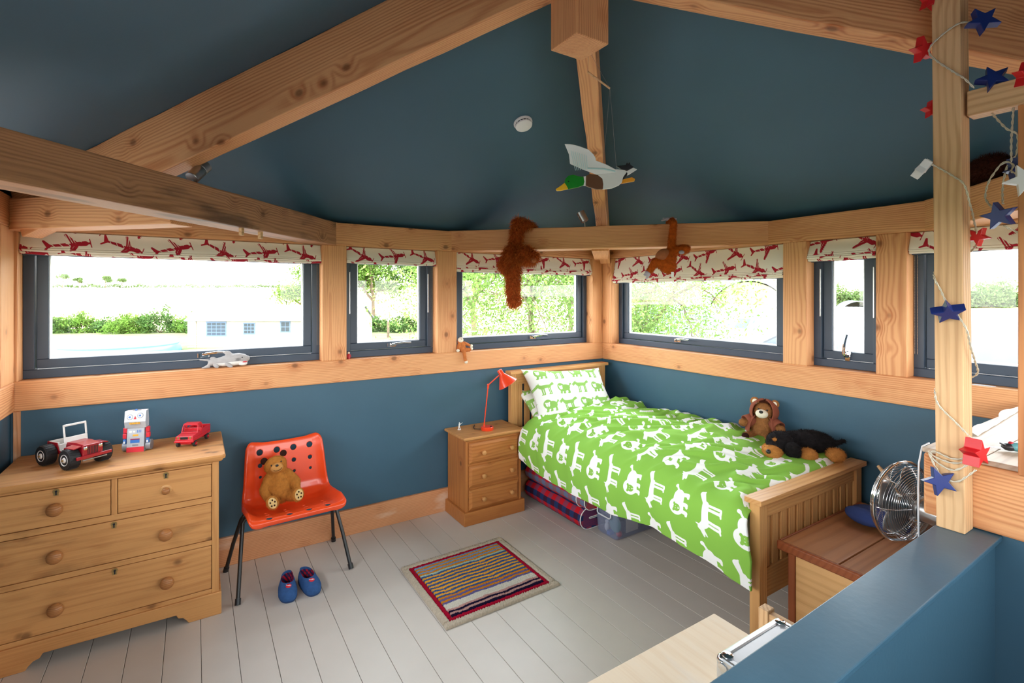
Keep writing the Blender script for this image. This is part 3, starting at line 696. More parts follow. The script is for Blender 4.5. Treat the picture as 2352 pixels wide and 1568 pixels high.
for z, e in ((.766, .002), (.770, .012), (.776, .018), (.782, .020), (.784, .029), (.796, .031), (.803, .027)): tp.append([(-.735, FY_-e, z), (.098+e-.012*(e > .02), FY_-e, z), (.098+e, FY_-e+.012, z), (.098+e, 3.388, z), (-.735, 3.388, z)])
c0 = Vector((-.32, 3.14, .79)); MB().loft([[tuple(Vector(p)-c0) for p in r_] for r_ in tp]).build('top', M['pine'], ch, None, 0, True, tuple(c0))
M['brass'] = plain('aged_brass', lin(180, 150, 96), .35, .8)
def chest_drawer(x0, x1, z0, z1, knobs, key):
    d_ = board('drawer', x0+.0025, x1-.0025, FY_+.001, FY_+.02, z0+.003, z1-.003, M['pine'], ch, 'x', .002, True); c0 = d_.location
    for kx, kz, s in knobs:
        MB().lathe([(.012, 0), (.011, .008), (.020, .014), (.0275, .022), (.029, .030), (.025, .040), (.015, .046), (.002, .048)], 24, Matrix.Translation((kx-c0.x, FY_-c0.y, kz-c0.z)) @ Matrix.Rotation(R(90), 4, 'X') @ Matrix.Scale(s, 4)).build('knob', M['knobw'], d_, 50)
        if s < .8: MB().lathe([(.024, 0), (.022, .002), (.001, .0022)], 20, Matrix.Translation((kx-c0.x, FY_+.0005-c0.y, kz-c0.z)) @ Matrix.Rotation(R(90), 4, 'X')).build('knob_scar', M['oak'], d_, 50)
    kx, kz = key
    e = MB().lathe([(.0115, 0), (.0115, .002), (.0062, .002), (.0062, .0005)], 14, Matrix.Translation((kx-c0.x, FY_+.0008-c0.y, kz-c0.z+.005)) @ Matrix.Rotation(R(90), 4, 'X'))
    e.box(kx-c0.x-.0085, kx-c0.x+.0085, FY_-.0015-c0.y, FY_-c0.y+.001, kz-c0.z-.014, kz-c0.z+.001); e.build('escutcheon', M['brass'], d_, 30)
    e = MB().lathe([(.0045, 0), (.0045, .0014), (.0005, .0015)], 10, Matrix.Translation((kx-c0.x, FY_-.0012-c0.y, kz-c0.z+.005)) @ Matrix.Rotation(R(90), 4, 'X')); e.box(kx-c0.x-.0025, kx-c0.x+.0025, FY_-.0024-c0.y, FY_-.001-c0.y, kz-c0.z-.011, kz-c0.z+.004)
    e.build('keyhole', M['black'], d_, 30)
M['knobw'] = wood('turned_knob_wood', lin(182, 122, 72), lin(136, 84, 46), knots=1, ksize=.01, ring=60, rough=.35)
chest_drawer(-.704, -.325, .594, .757, [(-.515, .671, 1)], (-.514, .738)); chest_drawer(-.303, .070, .594, .757, [(-.119, .667, .6)], (-.119, .736))
chest_drawer(-.704, .070, .376, .567, [(-.515, .466, 1), (-.119, .461, 1)], (-.315, .546)); chest_drawer(-.704, .070, .133, .352, [(-.512, .237, 1), (-.114, .231, 1)], (-.312, .332))

# ================================================================== BLANKET BOX, BENCH, CASE, FRAME
bx_ = thing('blanket_box', 'wooden blanket box with red-brown edging and pale end panel at the bed foot', 'box', (2.6, 1.0, 0))
for x0, y0 in ((2.232, 1.19), (2.232, .80), (2.93, 1.19), (2.93, .80)): b_('leg', x0, x0+.035, y0, y0+.03, 0, .468, M['redwood'], bx_, grain='z', bevel=.003)
b_('end_panel', 2.24, 2.256, .83, 1.19, .06, .468, M['ash'], bx_, grain='y'); b_('end_panel', 2.945, 2.96, .83, 1.19, .06, .468, M['ash'], bx_, grain='y')
b_('side_panel', 2.267, 2.93, 1.2, 1.215, .06, .468, M['ash'], bx_); b_('side_panel', 2.267, 2.93, .805, .82, .06, .468, M['ash'], bx_)
b_('lid', 2.225, 3.0, 1.012, 1.245, .470, .499, M['walnut'], bx_, bevel=.004); b_('lid', 2.225, 3.0, .79, 1.006, .470, .499, M['walnut'], bx_, bevel=.004)
MB().rbox(2.205, 2.226, .785, 1.258, .462, .501, .008).build('lid_edging', M['redwood'], bx_, 50, .006, True)
b_('lid_edging', 2.226, 3.0, 1.245, 1.256, .462, .501, M['redwood'], bx_, bevel=.004)

pb = thing('plywood_bench', 'pale plywood topped low bench beside the stairwell wall', 'bench', (.95, .85, 0))
b_('top', .35, 1.516, .602, 1.083, .482, .50, M['ply'], pb, grain='y', bevel=.001); b_('side_panel', 1.44, 1.458, .62, 1.06, 0, .482, M['ply'], pb, grain='y'); b_('side_panel', .40, .418, .62, 1.06, 0, .482, M['ply'], pb, grain='y')
b_('back_panel', .418, 1.44, .62, .638, .05, .482, M['ply'], pb)

cs = thing('aluminium_case', 'small aluminium flight case with riveted corners lying on the plywood bench', 'case', (1.35, .76, .5))
M['caseface'] = plain('silver_laminate', lin(206, 206, 210), .35, .35, noise=.03, nscale=30)
M['alu_edge'] = plain('brushed_aluminium', (.72, .74, .77), .28, .9)
x0, x1, y0, y1, z0, z1 = 1.20, 1.50, .66, .852, .50, .622
MB().box(x0+.004, x1-.004, y0+.004, y1-.004, z0+.004, z1-.003).build('shell', M['caseface'], cs, None, .002, True)
for yy in (y0, y1-.022):
    for zz in (z0, z1-.022): MB().box(x0+.01, x1-.01, yy, yy+.022, zz, zz+.022).build('edge_profile', M['alu_edge'], cs, None, .006, True)
for xx in (x0, x1-.022):
    for zz in (z0, z1-.022): MB().box(xx, xx+.022, y0+.01, y1-.01, zz, zz+.022).build('edge_profile', M['alu_edge'], cs, None, .006, True)
    for yy in (y0, y1-.022): MB().box(xx, xx+.022, yy, yy+.022, z0+.01, z1-.01).build('edge_profile', M['alu_edge'], cs, None, .006, True)
for xx in (x0, x1):
    for yy in (y0, y1):
        for zz in (z0, z1):
            sx, sy, sz = (1 if xx == x0 else -1), (1 if yy == y0 else -1), (1 if zz == z0 else -1)
            m = MB(); m.ell((xx+sx*.013, yy+sy*.013, zz+sz*.013), (.0165, .0165, .0165), None, 14, 10)
            m.lathe([(.015, -.001), (.015, .0025), (.011, .004), (.004, .003), (.001, .0045)], 18, Matrix.Translation((xx+sx*.021, yy+sy*.021, zz)) @ (Matrix.Rotation(0 if sz < 0 else R(180), 4, 'X')))
            m.lathe([(.013, -.001), (.013, .0025), (.010, .004), (.004, .003), (.001, .0045)], 18, Matrix.Translation((xx, yy+sy*.021, zz+sz*.024)) @ Matrix.Rotation(R(-90*sx), 4, 'Y'))
            m.build('corner_cap', M['chrome'], cs, 40, 0, True)
wf = thing('wooden_trestle', 'pale bare wood trestle frame between the bench and the bed foot', 'trestle', (1.55, .82, 0))
b_('leg', 1.526, 1.566, .898, .93, 0, .60, M['fir_raw'], wf, grain='z', bevel=.003); b_('leg', 1.526, 1.566, .64, .672, 0, .60, M['fir_raw'], wf, grain='z', bevel=.003)
b_('top_rail', 1.532, 1.558, .672, .898, .545, .592, M['fir_raw'], wf, grain='y'); b_('lower_rail', 1.535, 1.555, .672, .898, .12, .16, M['fir_raw'], wf, grain='y')

# ================================================================== ORANGE CHAIR
M['orange'] = plain('orange_polypropylene', lin(232, 74, 28), .3, noise=.05, nscale=7, coat=.15)
cr = thing('orange_chair', 'orange moulded plastic chair with round holes and black tube legs', 'chair', (.466, 3.15, 0), R(3.4))
def shell():
    prof = [(-.243, .388), (-.252, .402), (-.250, .416), (-.238, .424), (-.19, .424), (-.1, .412), (-.01, .403), (.045, .407), (.075, .428), (.09, .465), (.10, .53), (.112, .60), (.124, .67), (.134, .715), (.141, .729), (.150, .733), (.157, .725)]
    P = np.array(prof); seg = np.r_[0, np.cumsum(np.hypot(*np.diff(P, axis=0).T))]; L = seg[-1]
    nt, ns_ = 230, 190; t = np.linspace(0, L, nt); s = np.linspace(-1, 1, ns_)
    sm = lambda A: np.convolve(np.pad(A, 3, 'edge'), np.ones(7)/7, 'valid')
    py, pz_ = sm(np.interp(t, seg, P[:, 0])), sm(np.interp(t, seg, P[:, 1]))
    hw = np.interp(t, [0, .03, .1, .25, .36, .45, .6, L-.05, L-.015, L], [.215, .235, .250, .250, .238, .228, .216, .205, .195, .175]); e0 = np.clip(1-t/.055, 0, 1); e1 = np.clip(1-(L-t)/.06, 0, 1); hw = np.interp(t, [0, .1, .25, .36, .45, .6, L], [.250, .252, .252, .240, .229, .218, .208])-.055*(1-np.sqrt(1-e0**2))-.06*(1-np.sqrt(1-e1**2))
    S, T = np.meshgrid(s, t); HW = hw[:, None]; A = S*HW
    holes = []
    for row, (tt, rr_) in enumerate(((.055, .0165), (.110, .0125), (.160, .009))): holes += [(cx, tt, rr_) for cx in (-.15, -.05, .05, .15)]
    t_top = L
    for tt, rr_ in ((L-.075, .0175), (L-.150, .0125), (L-.215, .0085)): holes += [(cx*.93, tt, rr_) for cx in (-.15, -.05, .05, .15)]
    TT = T.copy(); AA = A.copy(); kill = np.zeros((nt-1, ns_-1), bool)
    ca = (A[:-1, :-1]+A[1:, 1:])/2; ct = (T[:-1, :-1]+T[1:, 1:])/2
    for cx, tt, rr_ in holes: kill |= np.hypot(ca-cx, ct-tt) < rr_
    for cx, tt, rr_ in holes:
        d = np.hypot(A-cx, T-tt); near = d < rr_+.007
        vk = np.zeros((nt, ns_), bool); k1 = kill & (np.hypot(ca-cx, ct-tt) < rr_)
        for a, b in ((0, 0), (0, 1), (1, 0), (1, 1)): vk[a:nt-1+a, b:ns_-1+b] |= k1
        sel = vk; AA[sel] = cx+(A[sel]-cx)/np.maximum(d[sel], 1e-6)*rr_; TT[sel] = tt+(T[sel]-tt)/np.maximum(d[sel], 1e-6)*rr_
    hw2 = np.interp(TT, t, hw); sn = AA/hw2; yb, zb = np.interp(TT, t, py), np.interp(TT, t, pz_)
    # rim: edges turn up/forward then roll outward
    e = np.clip((np.abs(sn)-.72)/.28, 0, 1); lift = .042*e**2-.03*np.clip((e-.82)/.18, 0, 1)**2
    dy, dz = np.gradient(py, t), np.gradient(pz_, t); nrm = np.hypot(dy, dz); ny, nz = -dz/nrm, dy/nrm
    NY, NZ = np.interp(TT, t, ny), np.interp(TT, t, nz)
    lf = lift*np.interp(TT, [0, .04, .12, L-.12, L-.03, L], [.1, .35, 1, .75, .35, .15])
    dish = -.012*(1-sn**2)*np.interp(TT, [0, .05, .15, .3, .4, L], [0, .3, 1, 1, .5, .6])
    X = AA; Y = yb+NY*(lf+dish); Z = zb+NZ*(lf+dish)
    idx = np.arange(nt*ns_).reshape(nt, ns_); F = [(idx[i, j], idx[i, j+1], idx[i+1, j+1], idx[i+1, j]) for i in range(nt-1) for j in range(ns_-1) if not kill[i, j]]
    me = bpy.data.meshes.new('shell'); me.from_pydata(np.stack([X.ravel(), Y.ravel(), Z.ravel()], 1).tolist(), [], [tuple(map(int, f)) for f in F]); me.update(); me.shade_smooth()
    o = bpy.data.objects.new('shell', me); C.objects.link(o); dress(o, M['orange'], cr)
    sd = o.modifiers.new('thick', 'SOLIDIFY'); sd.thickness = .005; sd.offset = 0; return o
shell()
for s in (-1, 1):
    for fy, ft in ((-.195, -.293), (.198, -.306)):
        ky = -.02 if fy < 0 else .035
        pts = [(s*-ft, fy, .004), (s*(.293+.02*(-1))*1, fy*.55+ky*.45, .21), (s*.247, ky, .345), (s*.235, ky, .362), (s*.205, ky, .370), (s*.12, ky, .371)]
        pts[1] = (s*(abs(ft)+.247)/2, (fy+ky)/2, .19)
        MB().tube(pts, .0105, 10).build('leg', M['blackmetal'], cr, 60)
        d = (Vector(pts[1])-Vector(pts[0])).normalized(); a = Vector(pts[0])
        MB().tube([a-d*.004, a+d*.026], .0145, 10).build('rubber_foot', M['black'], cr, 40)
MB().tube([(-.12, -.02, .371), (.12, -.02, .371)], .0105, 10).tube([(-.12, .035, .371), (.12, .035, .371)], .0105, 10).build('under_frame', M['blackmetal'], cr, 60)

# ================================================================== RUG
def rug():
    root = thing('tufted_rug', 'small hooked rug with yellow and blue stripes and red border', 'rug', (1.355, 2.5, 0), R(.3))
    hx, hy = .341, .314
    pal = {k: lin(*v) for k, v in dict(cream=(190, 174, 154), red=(158, 16, 44), yel=(222, 160, 58), org=(196, 122, 32), blu=(58, 84, 130), lb=(120, 144, 170), mint=(160, 184, 170), vio=(96, 92, 140), pink=(186, 140, 132), nav=(30, 20, 48), stone=(206, 198, 184)).items()}
    m_, n, l, b = nodes('rug_wool'); at = n.new('ShaderNodeAttribute'); at.attribute_name = 'col'; l.new(at.outputs['Color'], b.inputs['Base Color']); b.inputs['Roughness'].default_value = 1; b.inputs['Specular IOR Level'].default_value = .05
    seq = ['lb', 'org', 'lb', 'org', 'lb', 'org', 'mint', 'blu', 'yel', 'blu', 'yel', 'blu', 'yel', 'blu', 'yel', 'blu', 'yel', 'blu', 'yel', 'blu', 'yel', 'blu', 'org', 'vio', 'org', 'vio', 'stone', 'stone', 'stone', 'pink', 'nav', 'pink', 'nav']
    def patch(name, xs, ys, colf, zf):
        X, Y = np.meshgrid(xs, ys); nx, ny = len(xs), len(ys)
        rng = np.random.default_rng(3); jx, jy = rng.normal(0, .0007, X.shape), rng.normal(0, .0007, X.shape)
        Z = zf(X, Y)+rng.uniform(-.0022, .0022, X.shape)
        Z[[0, -1], :] = .0015; Z[:, [0, -1]] = .0015
        o = cloth_obj(name, X+jx, Y+jy, Z, None, m_, None); o.parent = root
        col = np.ones((ny*nx, 4), np.float32); col[:, :3] = colf(X.ravel(), Y.ravel())
        a = o.data.attributes.new('col', 'FLOAT_COLOR', 'POINT'); a.data.foreach_set('color', col.ravel()); return o
    ix, iy = .282, .254
    def stripes(x, y):
        wob = .004*np.sin(x*22)+.003*np.sin(x*47+y*30)
        t = np.clip((iy-(y+wob))/(2*iy), 0, .999); k = (t*len(seq)).astype(int); C_ = np.array([pal[s] for s in seq])[k]
        return C_*np.random.default_rng(5).uniform(.88, 1.1, (len(x), 1))
    patch('striped_pile', np.arange(-ix, ix+.001, .0028), np.arange(-iy, iy+.001, .0028), stripes, lambda X, Y: .0115+.0018*np.sin((iy-Y)/(2*iy)*len(seq)*2*math.pi))
    solid = lambda c: (lambda x, y: np.array(pal[c])[None, :]*np.random.default_rng(8).uniform(.85, 1.12, (len(x), 1)))
    rx, ry = .305, .279
    for (xa, xb, ya, yb) in ((-rx, rx, iy, ry), (-rx, rx, -ry, -iy), (-rx, -ix, -iy, iy), (ix, rx, -iy, iy)):
        patch('red_border', np.linspace(xa, xb, max(6, int((xb-xa)/.004))), np.linspace(ya, yb, max(6, int((yb-ya)/.004))), solid('red'), lambda X, Y: .011+0*X)
    for (xa, xb, ya, yb) in ((-hx, hx, ry, hy), (-hx-.004, hx+.004, -hy-.006, -ry), (-hx-.004, -rx, -ry, ry), (rx, hx, -ry, ry)):
        patch('cream_edge', np.linspace(xa, xb, max(7, int((xb-xa)/.0045))), np.linspace(ya, yb, max(7, int((yb-ya)/.0045))), solid('cream'), lambda X, Y: .0125+.0035*np.sin(X*420)*np.sin(Y*380))
    MB().box(-hx+.003, hx-.003, -hy+.003, hy-.003, 0, .003).build('backing', M['linen'], root)
rug()

# ================================================================== FOLDED CHECK FUTONS UNDER THE BED
def plaid(name, red, navy, mauve, dark, s=.044):
    m, n, l, b = nodes(name); uv = n.new('ShaderNodeUVMap'); sp_ = n.new('ShaderNodeSeparateXYZ'); l.new(uv.outputs[0], sp_.inputs[0])
    def st(o):
        a = n.new('ShaderNodeMath'); a.operation = 'MULTIPLY'; a.inputs[1].default_value = 1/(2*s); l.new(o, a.inputs[0])
        f = n.new('ShaderNodeMath'); f.operation = 'FRACT'; l.new(a.outputs[0], f.inputs[0]); g = n.new('ShaderNodeMath'); g.operation = 'GREATER_THAN'; g.inputs[1].default_value = .5; l.new(f.outputs[0], g.inputs[0]); return g.outputs[0]
    u, v = st(sp_.outputs[0]), st(sp_.outputs[1])
    def mix(f, a, c):
        q = n.new('ShaderNodeMix'); q.data_type = 'RGBA'; l.new(f, q.inputs['Factor'])
        for k, z in (('A', a), ('B', c)):
            if isinstance(z, tuple): q.inputs[k].default_value = (*z, 1)
            else: l.new(z, q.inputs[k])
        return q.outputs['Result']
    l.new(mix(v, mix(u, navy, mauve), mix(u, dark, red)), b.inputs['Base Color']); b.inputs['Roughness'].default_value = .85; b.inputs['Specular IOR Level'].default_value = .2
    return m
M['plaid1'] = plaid('navy_red_check', lin(206, 28, 42), lin(40, 58, 104), lin(150, 62, 90), lin(62, 34, 62))
M['plaid2'] = plaid('grey_red_check', lin(206, 36, 48), lin(112, 124, 156), lin(152, 76, 104), lin(140, 104, 116))
def futon(name, lab, x0, w, y0, y1, z0, h, mat, rz=0):
    root = thing(name, lab, 'futon', (x0+w/2, (y0+y1)/2, z0), rz, None)
    th = h*.47; r_ = h/2; out = []; n = 14
    # outer contour of the folded mattress, fold at -x
    for k in range(n+1): a = R(90+180*k/n); out.append((-w/2+r_+r_*math.cos(a)*1.0, h/2+h/2*math.sin(a)))
    low = [(w/2-.02, 0), (w/2, .012), (w/2, th-.012), (w/2-.02, th)]
    inn = [(-w/2+r_*1.1, th), (-w/2+r_*1.0, h/2), (-w/2+r_*1.1, h-th)]
    up = [(w/2-.02, h-th), (w/2, h-th+.012), (w/2, h-.012), (w/2-.02, h)]
    ctr = out+low+inn+up; A = np.array(ctr); arc = np.r_[0, np.cumsum(np.hypot(*np.diff(A, axis=0).T))]
    ny = 30; L = y1-y0; rings = []; us, vs = [], []
    for k in range(ny+1):
        t = k/ny; yy = -L/2+L*t; e = 1-.06*max(0, 1-(L/2-abs(yy))/.03); g = 1+.02*math.sin(t*17+x0*9)
        rings.append([(x*1.0, yy, (h/2+(z-h/2)*e)*g) for x, z in ctr]); us += list(arc); vs += [yy]*len(ctr)
    mb = MB().loft(rings); me = mb.mesh(name, 50); set_uv(me, us, vs); o = bpy.data.objects.new('padding', me); C.objects.link(o); dress(o, mat, root)
    for yy in (-L/2,):
        pts = [(x, yy-.001, h/2+(z-h/2)*.94) for x, z in ctr[:-1]]; MB().tube(pts, .0032, 6, closed=True).build('piping', M['linen'], root, 60)
    pts = [(x, -L/2+.075, h/2+(z-h/2)*1.01) for x, z in [ctr[-1]]+out]; 
    return root
futon('folded_futon', 'navy and red checked folded futon on the floor under the bed', 2.195, .46, 2.60, 3.27, 0, .155, M['plaid1'])
ft2 = futon('folded_futon', 'faded grey and red checked folded futon, upper of two under the bed', 2.185, .46, 2.545, 3.25, .155, .125, M['plaid2'])
pts = [(-.2+.0625*math.cos(R(a))-.0625*0-.03+.03, -.705/2+.085, .0625+.064*math.sin(R(a))) for a in range(60, 271, 15)]
MB().tube([(-.23+.0625+.065*math.cos(R(a)), -.27, .0625+.0655*math.sin(R(a))) for a in range(85, 276, 10)], .0032, 6).build('piping', M['linen'], ft2, 60)

# ================================================================== PLASTIC STORAGE BOX
def plastic():
    m, n, l, b = nodes('clear_plastic'); t = n.new('ShaderNodeBsdfTransparent'); t.inputs[0].default_value = (.93, .94, .98, 1); mx = n.new('ShaderNodeMixShader'); mx.inputs[0].default_value = .26
    b.inputs['Base Color'].default_value = (*lin(186, 194, 220), 1); b.inputs['Roughness'].default_value = .22
    l.new(t.outputs[0], mx.inputs[1]); l.new(b.outputs[0], mx.inputs[2]); l.new(mx.outputs[0], n['Material Output'].inputs[0]); return m
M['clear'] = plastic()
sb = thing('storage_box', 'clear plastic storage box with black lid full of toys under the bed', 'box', (2.5, 2.46, 0))
m = MB(); rg = []
def rr_ring(x0, x1, y0, y1, r, z):
    o = []
    for cx, cy, a in ((x1-r, y1-r, 0), (x0+r, y1-r, 90), (x0+r, y0+r, 180), (x1-r, y0+r, 270)):
        for k in range(5): t = R(a+22.5*k); o.append((cx+r*math.cos(t), cy+r*math.sin(t), z))
    return o
rg = [rr_ring(2.315, 2.69, 2.38, 2.55, .02, .002), rr_ring(2.305, 2.70, 2.37, 2.56, .025, .012), rr_ring(2.293, 2.712, 2.358, 2.572, .03, .172),
      rr_ring(2.296, 2.709, 2.361, 2.569, .03, .172), rr_ring(2.309, 2.696, 2.374, 2.556, .025, .015), rr_ring(2.319, 2.686, 2.384, 2.546, .02, .005)]
kz = 1.2
MB().loft([[(x, y, z*kz) for x, y, z in q] for q in rg]).build('tub', M['clear'], sb, 40, 0, True)
MB().loft([rr_ring(2.288, 2.717, 2.353, 2.577, .032, .198), rr_ring(2.284, 2.721, 2.349, 2.581, .034, .208), rr_ring(2.286, 2.719, 2.351, 2.579, .034, .226), rr_ring(2.31, 2.695, 2.375, 2.555, .03, .236), rr_ring(2.33, 2.675, 2.395, 2.535, .03, .230)]).build('lid', M['black'], sb, 40, 0, True)
M['frost'] = plain('milky_plastic', lin(222, 224, 230), .35)
MB().tube([(2.288, 2.40, .200), (2.284, 2.40, .150), (2.283, 2.412, .140), (2.283, 2.515, .140), (2.284, 2.527, .150), (2.288, 2.527, .200)], .005, 8).build('handle', M['frost'], sb, 60, 0, True)
MB().box(2.276, 2.288, 2.435, 2.495, .190, .224).build('clip', M['black'], sb, None, .004, True)
# ================================================================== TOYS AND SMALL THINGS
def blob(name, mb, mat, parent, vox=.006, it=6):
    """one continuous skin around overlapping shapes"""
    o = mb.build(name, None, parent, 180)
    r_ = o.modifiers.new('skin', 'REMESH'); r_.mode = 'VOXEL'; r_.voxel_size = vox; r_.use_smooth_shade = True
    s = o.modifiers.new('relax', 'SMOOTH'); s.factor = .5; s.iterations = it
    dg = bpy.context.evaluated_depsgraph_get(); me = bpy.data.meshes.new_from_object(o.evaluated_get(dg)); o.modifiers.clear(); o.data = me; me.name = name
    me.materials.clear(); me.materials.append(mat); me.shade_smooth(); return o
def fur(name, src, n, length, w, mat, parent, comb=(0, 0, -.4), curl=.35, seed=1):
    me = src.data; me.calc_loop_triangles(); T = np.empty(len(me.loop_triangles)*3, np.int32); me.loop_triangles.foreach_get('vertices', T); T = T.reshape(-1, 3)
    V = np.empty(len(me.vertices)*3, np.float32); me.vertices.foreach_get('co', V); V = V.reshape(-1, 3).astype(float)
    a, b, c = V[T[:, 0]], V[T[:, 1]], V[T[:, 2]]; nr = np.cross(b-a, c-a); ar = np.linalg.norm(nr, axis=1); nr /= ar[:, None]+1e-12
    rg = np.random.default_rng(seed); k = rg.choice(len(T), n, p=ar/ar.sum()); u, v = rg.random(n), rg.random(n); f = u+v > 1; u[f], v[f] = 1-u[f], 1-v[f]
    p = a[k]+(b-a)[k]*u[:, None]+(c-a)[k]*v[:, None]; N = nr[k]; L = length*rg.uniform(.55, 1.2, n)
    d = N+np.array(comb)+rg.normal(0, curl, (n, 3)); d /= np.linalg.norm(d, axis=1)[:, None]
    d2 = d+np.array(comb)*1.1+rg.normal(0, curl*.5, (n, 3)); d2 /= np.linalg.norm(d2, axis=1)[:, None]
    s = np.cross(d, rg.normal(0, 1, (n, 3))); s /= np.linalg.norm(s, axis=1)[:, None]; s *= w/2
    p0 = p-N*w*.5; m_ = p0+d*L[:, None]*.5; e = m_+d2*L[:, None]*.5
    P = np.stack([p0-s, p0+s, m_+s*.8, m_-s*.8, e], 1).reshape(-1, 3); i = np.arange(n)*5
    F = np.stack([i, i+1, i+2, i+3], 1).tolist()+np.stack([i+3, i+2, i+4], 1).tolist()
    m2 = bpy.data.meshes.new(name); m2.from_pydata(P.tolist(), [], F); m2.update(); m2.shade_smooth(); o = bpy.data.objects.new(name, m2); C.objects.link(o); dress(o, mat, parent); o['kind'] = 'stuff'; return o
def furm(name, c, var=.3, rough=.9): return plain(name, c, rough, spec=.15, noise=var, nscale=60)
M['bear'] = furm('honey_brown_plush', lin(176, 112, 48), .15); M['bear_lt'] = furm('light_honey_plush', lin(198, 140, 78), .12); M['sole'] = furm('cream_sole_plush', lin(214, 178, 120), .08)
M['dkbrown'] = furm('dark_brown_plush', lin(50, 24, 18), .3); M['nose'] = plain('black_plush_nose', (.012, .010, .010), .45); M['eye'] = plain('glass_eye', (.01, .008, .006), .1)

# ---- teddy on the chair (faces -y)
tb = thing('teddy_bear', 'honey brown teddy bear with dark ears sitting on the orange chair', 'teddy bear', (.418, 3.095, .418), R(4), rot=(R(-14), R(-6), R(4)))
b = MB().ell((0, 0, .085), (.064, .056, .085)).ell((0, .0, .145), (.05, .045, .05)).ell((-.006, -.012, .218), (.062, .052, .05), (0, R(-10), 0)).ell((.0, -.012, .20), (.052, .045, .04))
for s in (-1, 1):
    b.cap((s*.05, -.005, .155), (s*.085, -.022, .10), .027, .025).cap((s*.085, -.022, .10), (s*.078, -.05, .06), .025, .020)
    b.cap((s*.04, -.03, .035), (s*.062, -.105, .032), .034, .030)
    b.ell((s*.066, -.118, .036), (.033, .022, .040), (0, R(s*14), 0))
bb = blob('body', b, M['bear'], tb, .005, 5)
fur('fur', bb, 5000, .007, .0012, M['bear'], tb, (0, -.1, -.5), .5, 3)
sn = MB().ell((-.008, -.058, .205), (.034, .028, .026), (0, R(-8), 0)).build('snout', M['bear_lt'], tb, 180)
MB().ell((-.010, -.086, .218), (.009, .006, .0065)).build('nose', M['nose'], tb, 180)
MB().tube([(-.03, -.079, .198), (-.022, -.086, .191), (-.009, -.088, .189), (.005, -.086, .193), (.012, -.08, .200)], .0012, 5).build('mouth', M['dkbrown'], tb, 60)
for s in (-1, 1):
    MB().ell((-.006+s*.052, .0, .262+s*.008), (.019, .012, .019)).build('ear', M['dkbrown'], tb, 180)
    MB().ell((-.008+s*.026, -.060, .228+s*.004), (.004, .004, .005)).build('eye', M['eye'], tb, 180)
    so = MB().ell((s*.068, -.137, .036), (.022, .005, .030), (0, R(s*14), 0)).build('sole', M['sole'], tb, 180)
    for k in range(5):
        a = R(90+72*k); MB().ell((s*.068+.012*math.cos(a), -.1425, .036+.016*math.sin(a)), (.004, .0015, .005), None, 8, 6).build('paw_dot', M['dkbrown'], so, 180)

# ---- teddy in hooded jacket on the bed (faces -y locally)
M['bear2'] = furm('cinnamon_plush', lin(150, 100, 58), .2); M['coat'] = plain('rust_brown_cotton', lin(138, 72, 50), .9, noise=.06, nscale=12, bump=.2, bscale=120); M['ivory'] = furm('ivory_plush', lin(236, 226, 206), .05)
hbr = thing('teddy_bear', 'cinnamon teddy bear in a rust hooded jacket sitting on the duvet', 'teddy bear', (2.985, 1.80, .685), rot=(R(-8), R(4), R(-66)))
b = MB().ell((0, 0, .07), (.066, .056, .075)).ell((0, 0, .125), (.052, .046, .05)).ell((0, -.010, .190), (.058, .052, .052))
for s in (-1, 1):
    b.cap((s*.05, 0, .125), (s*.098, -.035, .100), .024, .023); b.ell((s*.108, -.042, .102), (.024, .024, .024))
    b.cap((s*.04, -.03, .03), (s*.07, -.10, .028), .032, .028)
bb = blob('body', b, M['bear2'], hbr, .0055, 5); fur('fur', bb, 5000, .010, .0013, M['bear2'], hbr, (0, 0, -.4), .6, 4)
for s in (-1, 1):
    e = MB().ell((s*.057, .004, .243), (.026, .013, .027)).build('ear', M['bear2'], hbr, 180); MB().ell((s*.055, -.007, .242), (.015, .006, .017)).build('inner_ear', M['ivory'], e, 180)
    MB().ell((s*.024, -.060, .203), (.0055, .005, .006)).build('eye', M['eye'], hbr, 180)
    MB().ell((s*.074, -.128, .028), (.022, .006, .024)).build('sole', M['dkbrown'], hbr, 180)
MB().ell((-.004, -.056, .176), (.036, .030, .028)).build('snout', M['ivory'], hbr, 180); MB().ell((-.006, -.087, .188), (.012, .006, .009)).build('nose', M['nose'], hbr, 180)
def open_shell(name, c, r_, half, mat, parent, z0=-1, z1=1, back=0):
    """ellipsoid cloth shell, open towards -y by an angle"""
    m = MB(); nu, nv = 40, 22; rows = []
    for j in range(nv):
        ph = R(-90)+ (math.asin(z1)-math.asin(z0))*j/(nv-1)+math.asin(z0)+R(90)
        rows.append([(c[0]+r_[0]*math.cos(ph)*math.sin(a)*(1+.03*math.sin(a*5)), c[1]+r_[1]*math.cos(ph)*math.cos(a), c[2]+r_[2]*math.sin(ph)+.004*math.sin(a*4+1)) for a in [R(-180+half+(360-2*half)*i/(nu-1)) for i in range(nu)]])
    m.loft(rows, False, False); o = m.build(name, mat, parent, 180); s = o.modifiers.new('thick', 'SOLIDIFY'); s.thickness = .004; return o
open_shell('hood', (0, .0, .188), (.080, .074, .074), 44, M['coat'], hbr, -.75, .995)
open_shell('jacket', (0, .0, .075), (.094, .086, .108), 40, M['coat'], hbr, -.72, .80)
for s in (-1, 1):
    m = MB().tube([(s*.055, .0, .128), (s*.078, -.014, .116), (s*.094, -.027, .106)], [.042, .040, .042], 16); m.f = m.f[:-2]; o = m.build('sleeve', M['coat'], hbr, 180); q = o.modifiers.new('thick', 'SOLIDIFY'); q.thickness = .004

